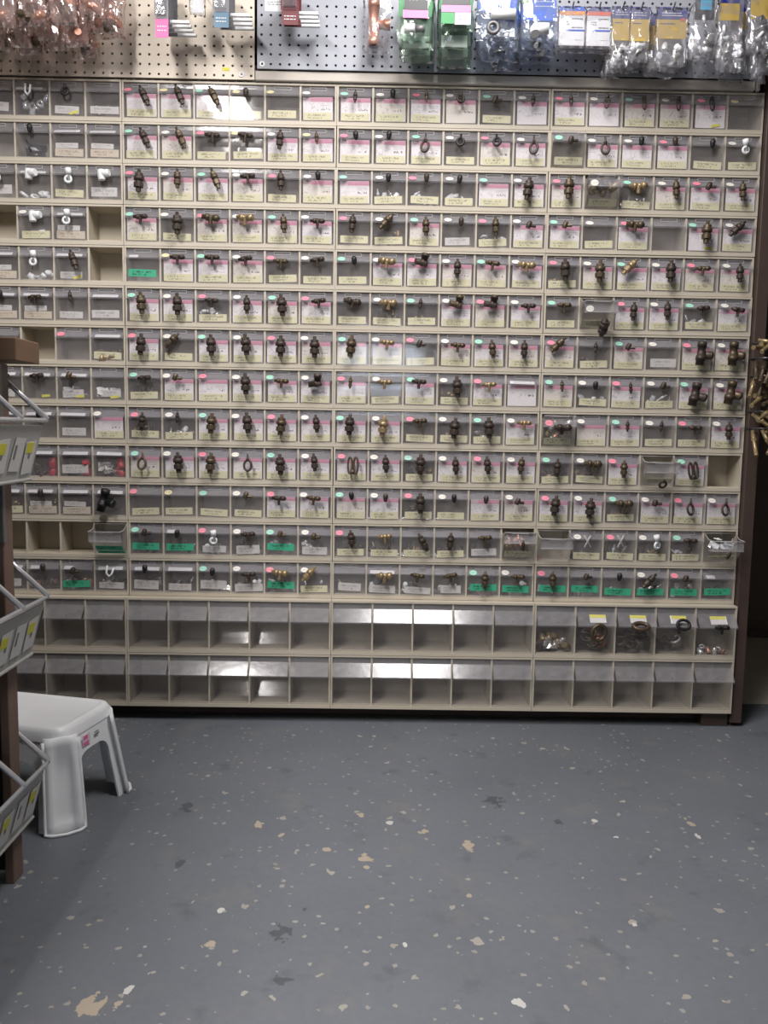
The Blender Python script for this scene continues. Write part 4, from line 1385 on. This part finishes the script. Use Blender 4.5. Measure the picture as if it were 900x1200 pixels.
# each side: apron with an arched opening between its two legs
def apron(halfw, foot, legw, archz, flare):
    """front panel in local x (width) / z, leaning outward by flare; returns outline builder"""
    mb = MB()
    n = 14
    ztop_ = SH - .028
    out = []
    # left outer edge down, foot, inner edge up, arch, mirrored
    inner = halfw - legw
    pts_in = []
    for k in range(n + 1):
        a = PI * k / n
        sx = math.cos(a)
        sz = math.sin(a)
        pts_in.append((inner * (abs(sx) ** .55) * (1 if sx >= 0 else -1), archz - .055 + .055 * sz ** .55))
    th = .0045

    def P(x, z, o=0):
        fl = (ztop_ - z) / ztop_
        return Vector((x * (1 + .0), -fl * flare + o, z))
    # quads between the arch and the top edge
    for a, b in zip(pts_in, pts_in[1:]):
        for o in (0, th):
            mb.poly([P(a[0], a[1], o), P(b[0], b[1], o), P(b[0], ztop_, o), P(a[0], ztop_, o)])
        mb.poly([P(a[0], a[1], 0), P(b[0], b[1], 0), P(b[0], b[1], th), P(a[0], a[1], th)])
    for s in (-1, 1):
        zs = [0.0, .02, .05, .09, archz - .055, ztop_]
        for z0, z1 in zip(zs, zs[1:]):
            def ex(z): return halfw + foot * (ztop_ - z) / ztop_
            def ix(z): return inner + (foot * .6) * max(0, (archz - .055 - z)) / archz
            q = [(s * ix(z0), z0), (s * ex(z0), z0), (s * ex(z1), z1), (s * ix(z1), z1)]
            for o in (0, th):
                mb.poly([P(x, z, o) for x, z in q])
            if z1 <= archz - .05:
                mb.poly([P(q[0][0], q[0][1], 0), P(q[3][0], q[3][1], 0), P(q[3][0], q[3][1], th), P(q[0][0], q[0][1], th)])
        mb.poly([P(s * inner * 1.0 + s * foot * .6 * 0.8, 0, 0), P(s * (halfw + foot), 0, 0), P(s * (halfw + foot), 0, th), P(s * inner + s * foot * .6 * .8, 0, th)])
    bmesh.ops.remove_doubles(mb.bm, verts=mb.bm.verts, dist=1e-5)
    return mb.mesh('apron', MAT['whitep'])


FL = .030
apx = apron(SL / 2 - .026, .021, .020, .150, FL)
apy = apron(SD / 2 - .026, .021, .018, .150, FL)
put('apron', apx, st, (0, -SD / 2 - .004, 0))
put('apron', apx, st, (0, SD / 2 + .004, 0), (0, 0, PI))
put('apron', apy, st, (SL / 2 + .004, 0, 0), (0, 0, PI / 2))
put('apron', apy, st, (-SL / 2 - .004, 0, 0), (0, 0, -PI / 2))
# corner legs: concave channel with rolled rim
lg = MB()
nz_, na = 10, 12
grid = []
for j in range(nz_ + 1):
    z = (SH - .018) * (1 - j / nz_)
    fl = (SH - z) / SH
    row = []
    for i in range(na + 1):
        u = i / na * 2 - 1            # across the leg
        wv = .036 + .006 * fl
        # rounded corner with a shallow channel pressed in its middle
        dep = -.006 - .012 * abs(u) ** 3
        ch = max(0, 1 - (abs(u) / .62) ** 4) * .017 * min(1, max(0, SH - .018 - z) / .07) * (1 if z > .012 else .2)
        row.append(lg.bm.verts.new((u * wv, -(dep - ch + .022 + fl * (FL + .010)), z)))
    grid.append(row)
for a, b in zip(grid, grid[1:]):
    for i in range(na):
        lg.bm.faces.new((a[i], a[i + 1], b[i + 1], b[i])).smooth = True
leg_me = lg.mesh('leg', MAT['whitep'], solid=.004)
rimm = MB()
rp = []
for j in range(nz_ + 1):
    z = (SH - .03) * (1 - j / nz_) + .003
    fl = (SH - z) / SH
    rp.append((.036 + .006 * fl, -(.004 + fl * (FL + .010)), z))
rim_path = [(-p[0], p[1], p[2]) for p in rp] + [(-.030, rp[-1][1] - .010, .003), (0, rp[-1][1] - .016, .003), (.030, rp[-1][1] - .010, .003)] + rp[::-1]
rimm.tube(rim_path, .0036, 8)
rim_me = rimm.mesh('leg_rim', MAT['whitep'])
for sx, sy in ((1, -1), (-1, -1), (1, 1), (-1, 1)):
    ang = math.atan2(sy, sx) + PI / 2
    l_ = put('leg', leg_me, st, (sx * (SL / 2 - .016), sy * (SD / 2 - .016), 0), (0, 0, ang))
    put('leg_rim', rim_me, l_)
# sticker on the short side
sk = put('maker_mark', MB().box(0, .0006, -.042, -.012, .160, .186).mesh('maker_mark', plain('pale_print', (236, 220, 222), .5)), st, (SL / 2 + .0105, 0, 0), (0, R(0), 0))
put('red_print', MB().box(.0006, .001, -.040, -.018, .161, .170).box(.0006, .001, -.038, -.022, .175, .184).mesh('red_print', P_['hotpink']), sk)
put('grey_print', MB().box(.0002, .0008, .006, .024, .170, .174).box(.0002, .0008, .006, .022, .176, .179).mesh('grey_print', P_['grey']), sk)
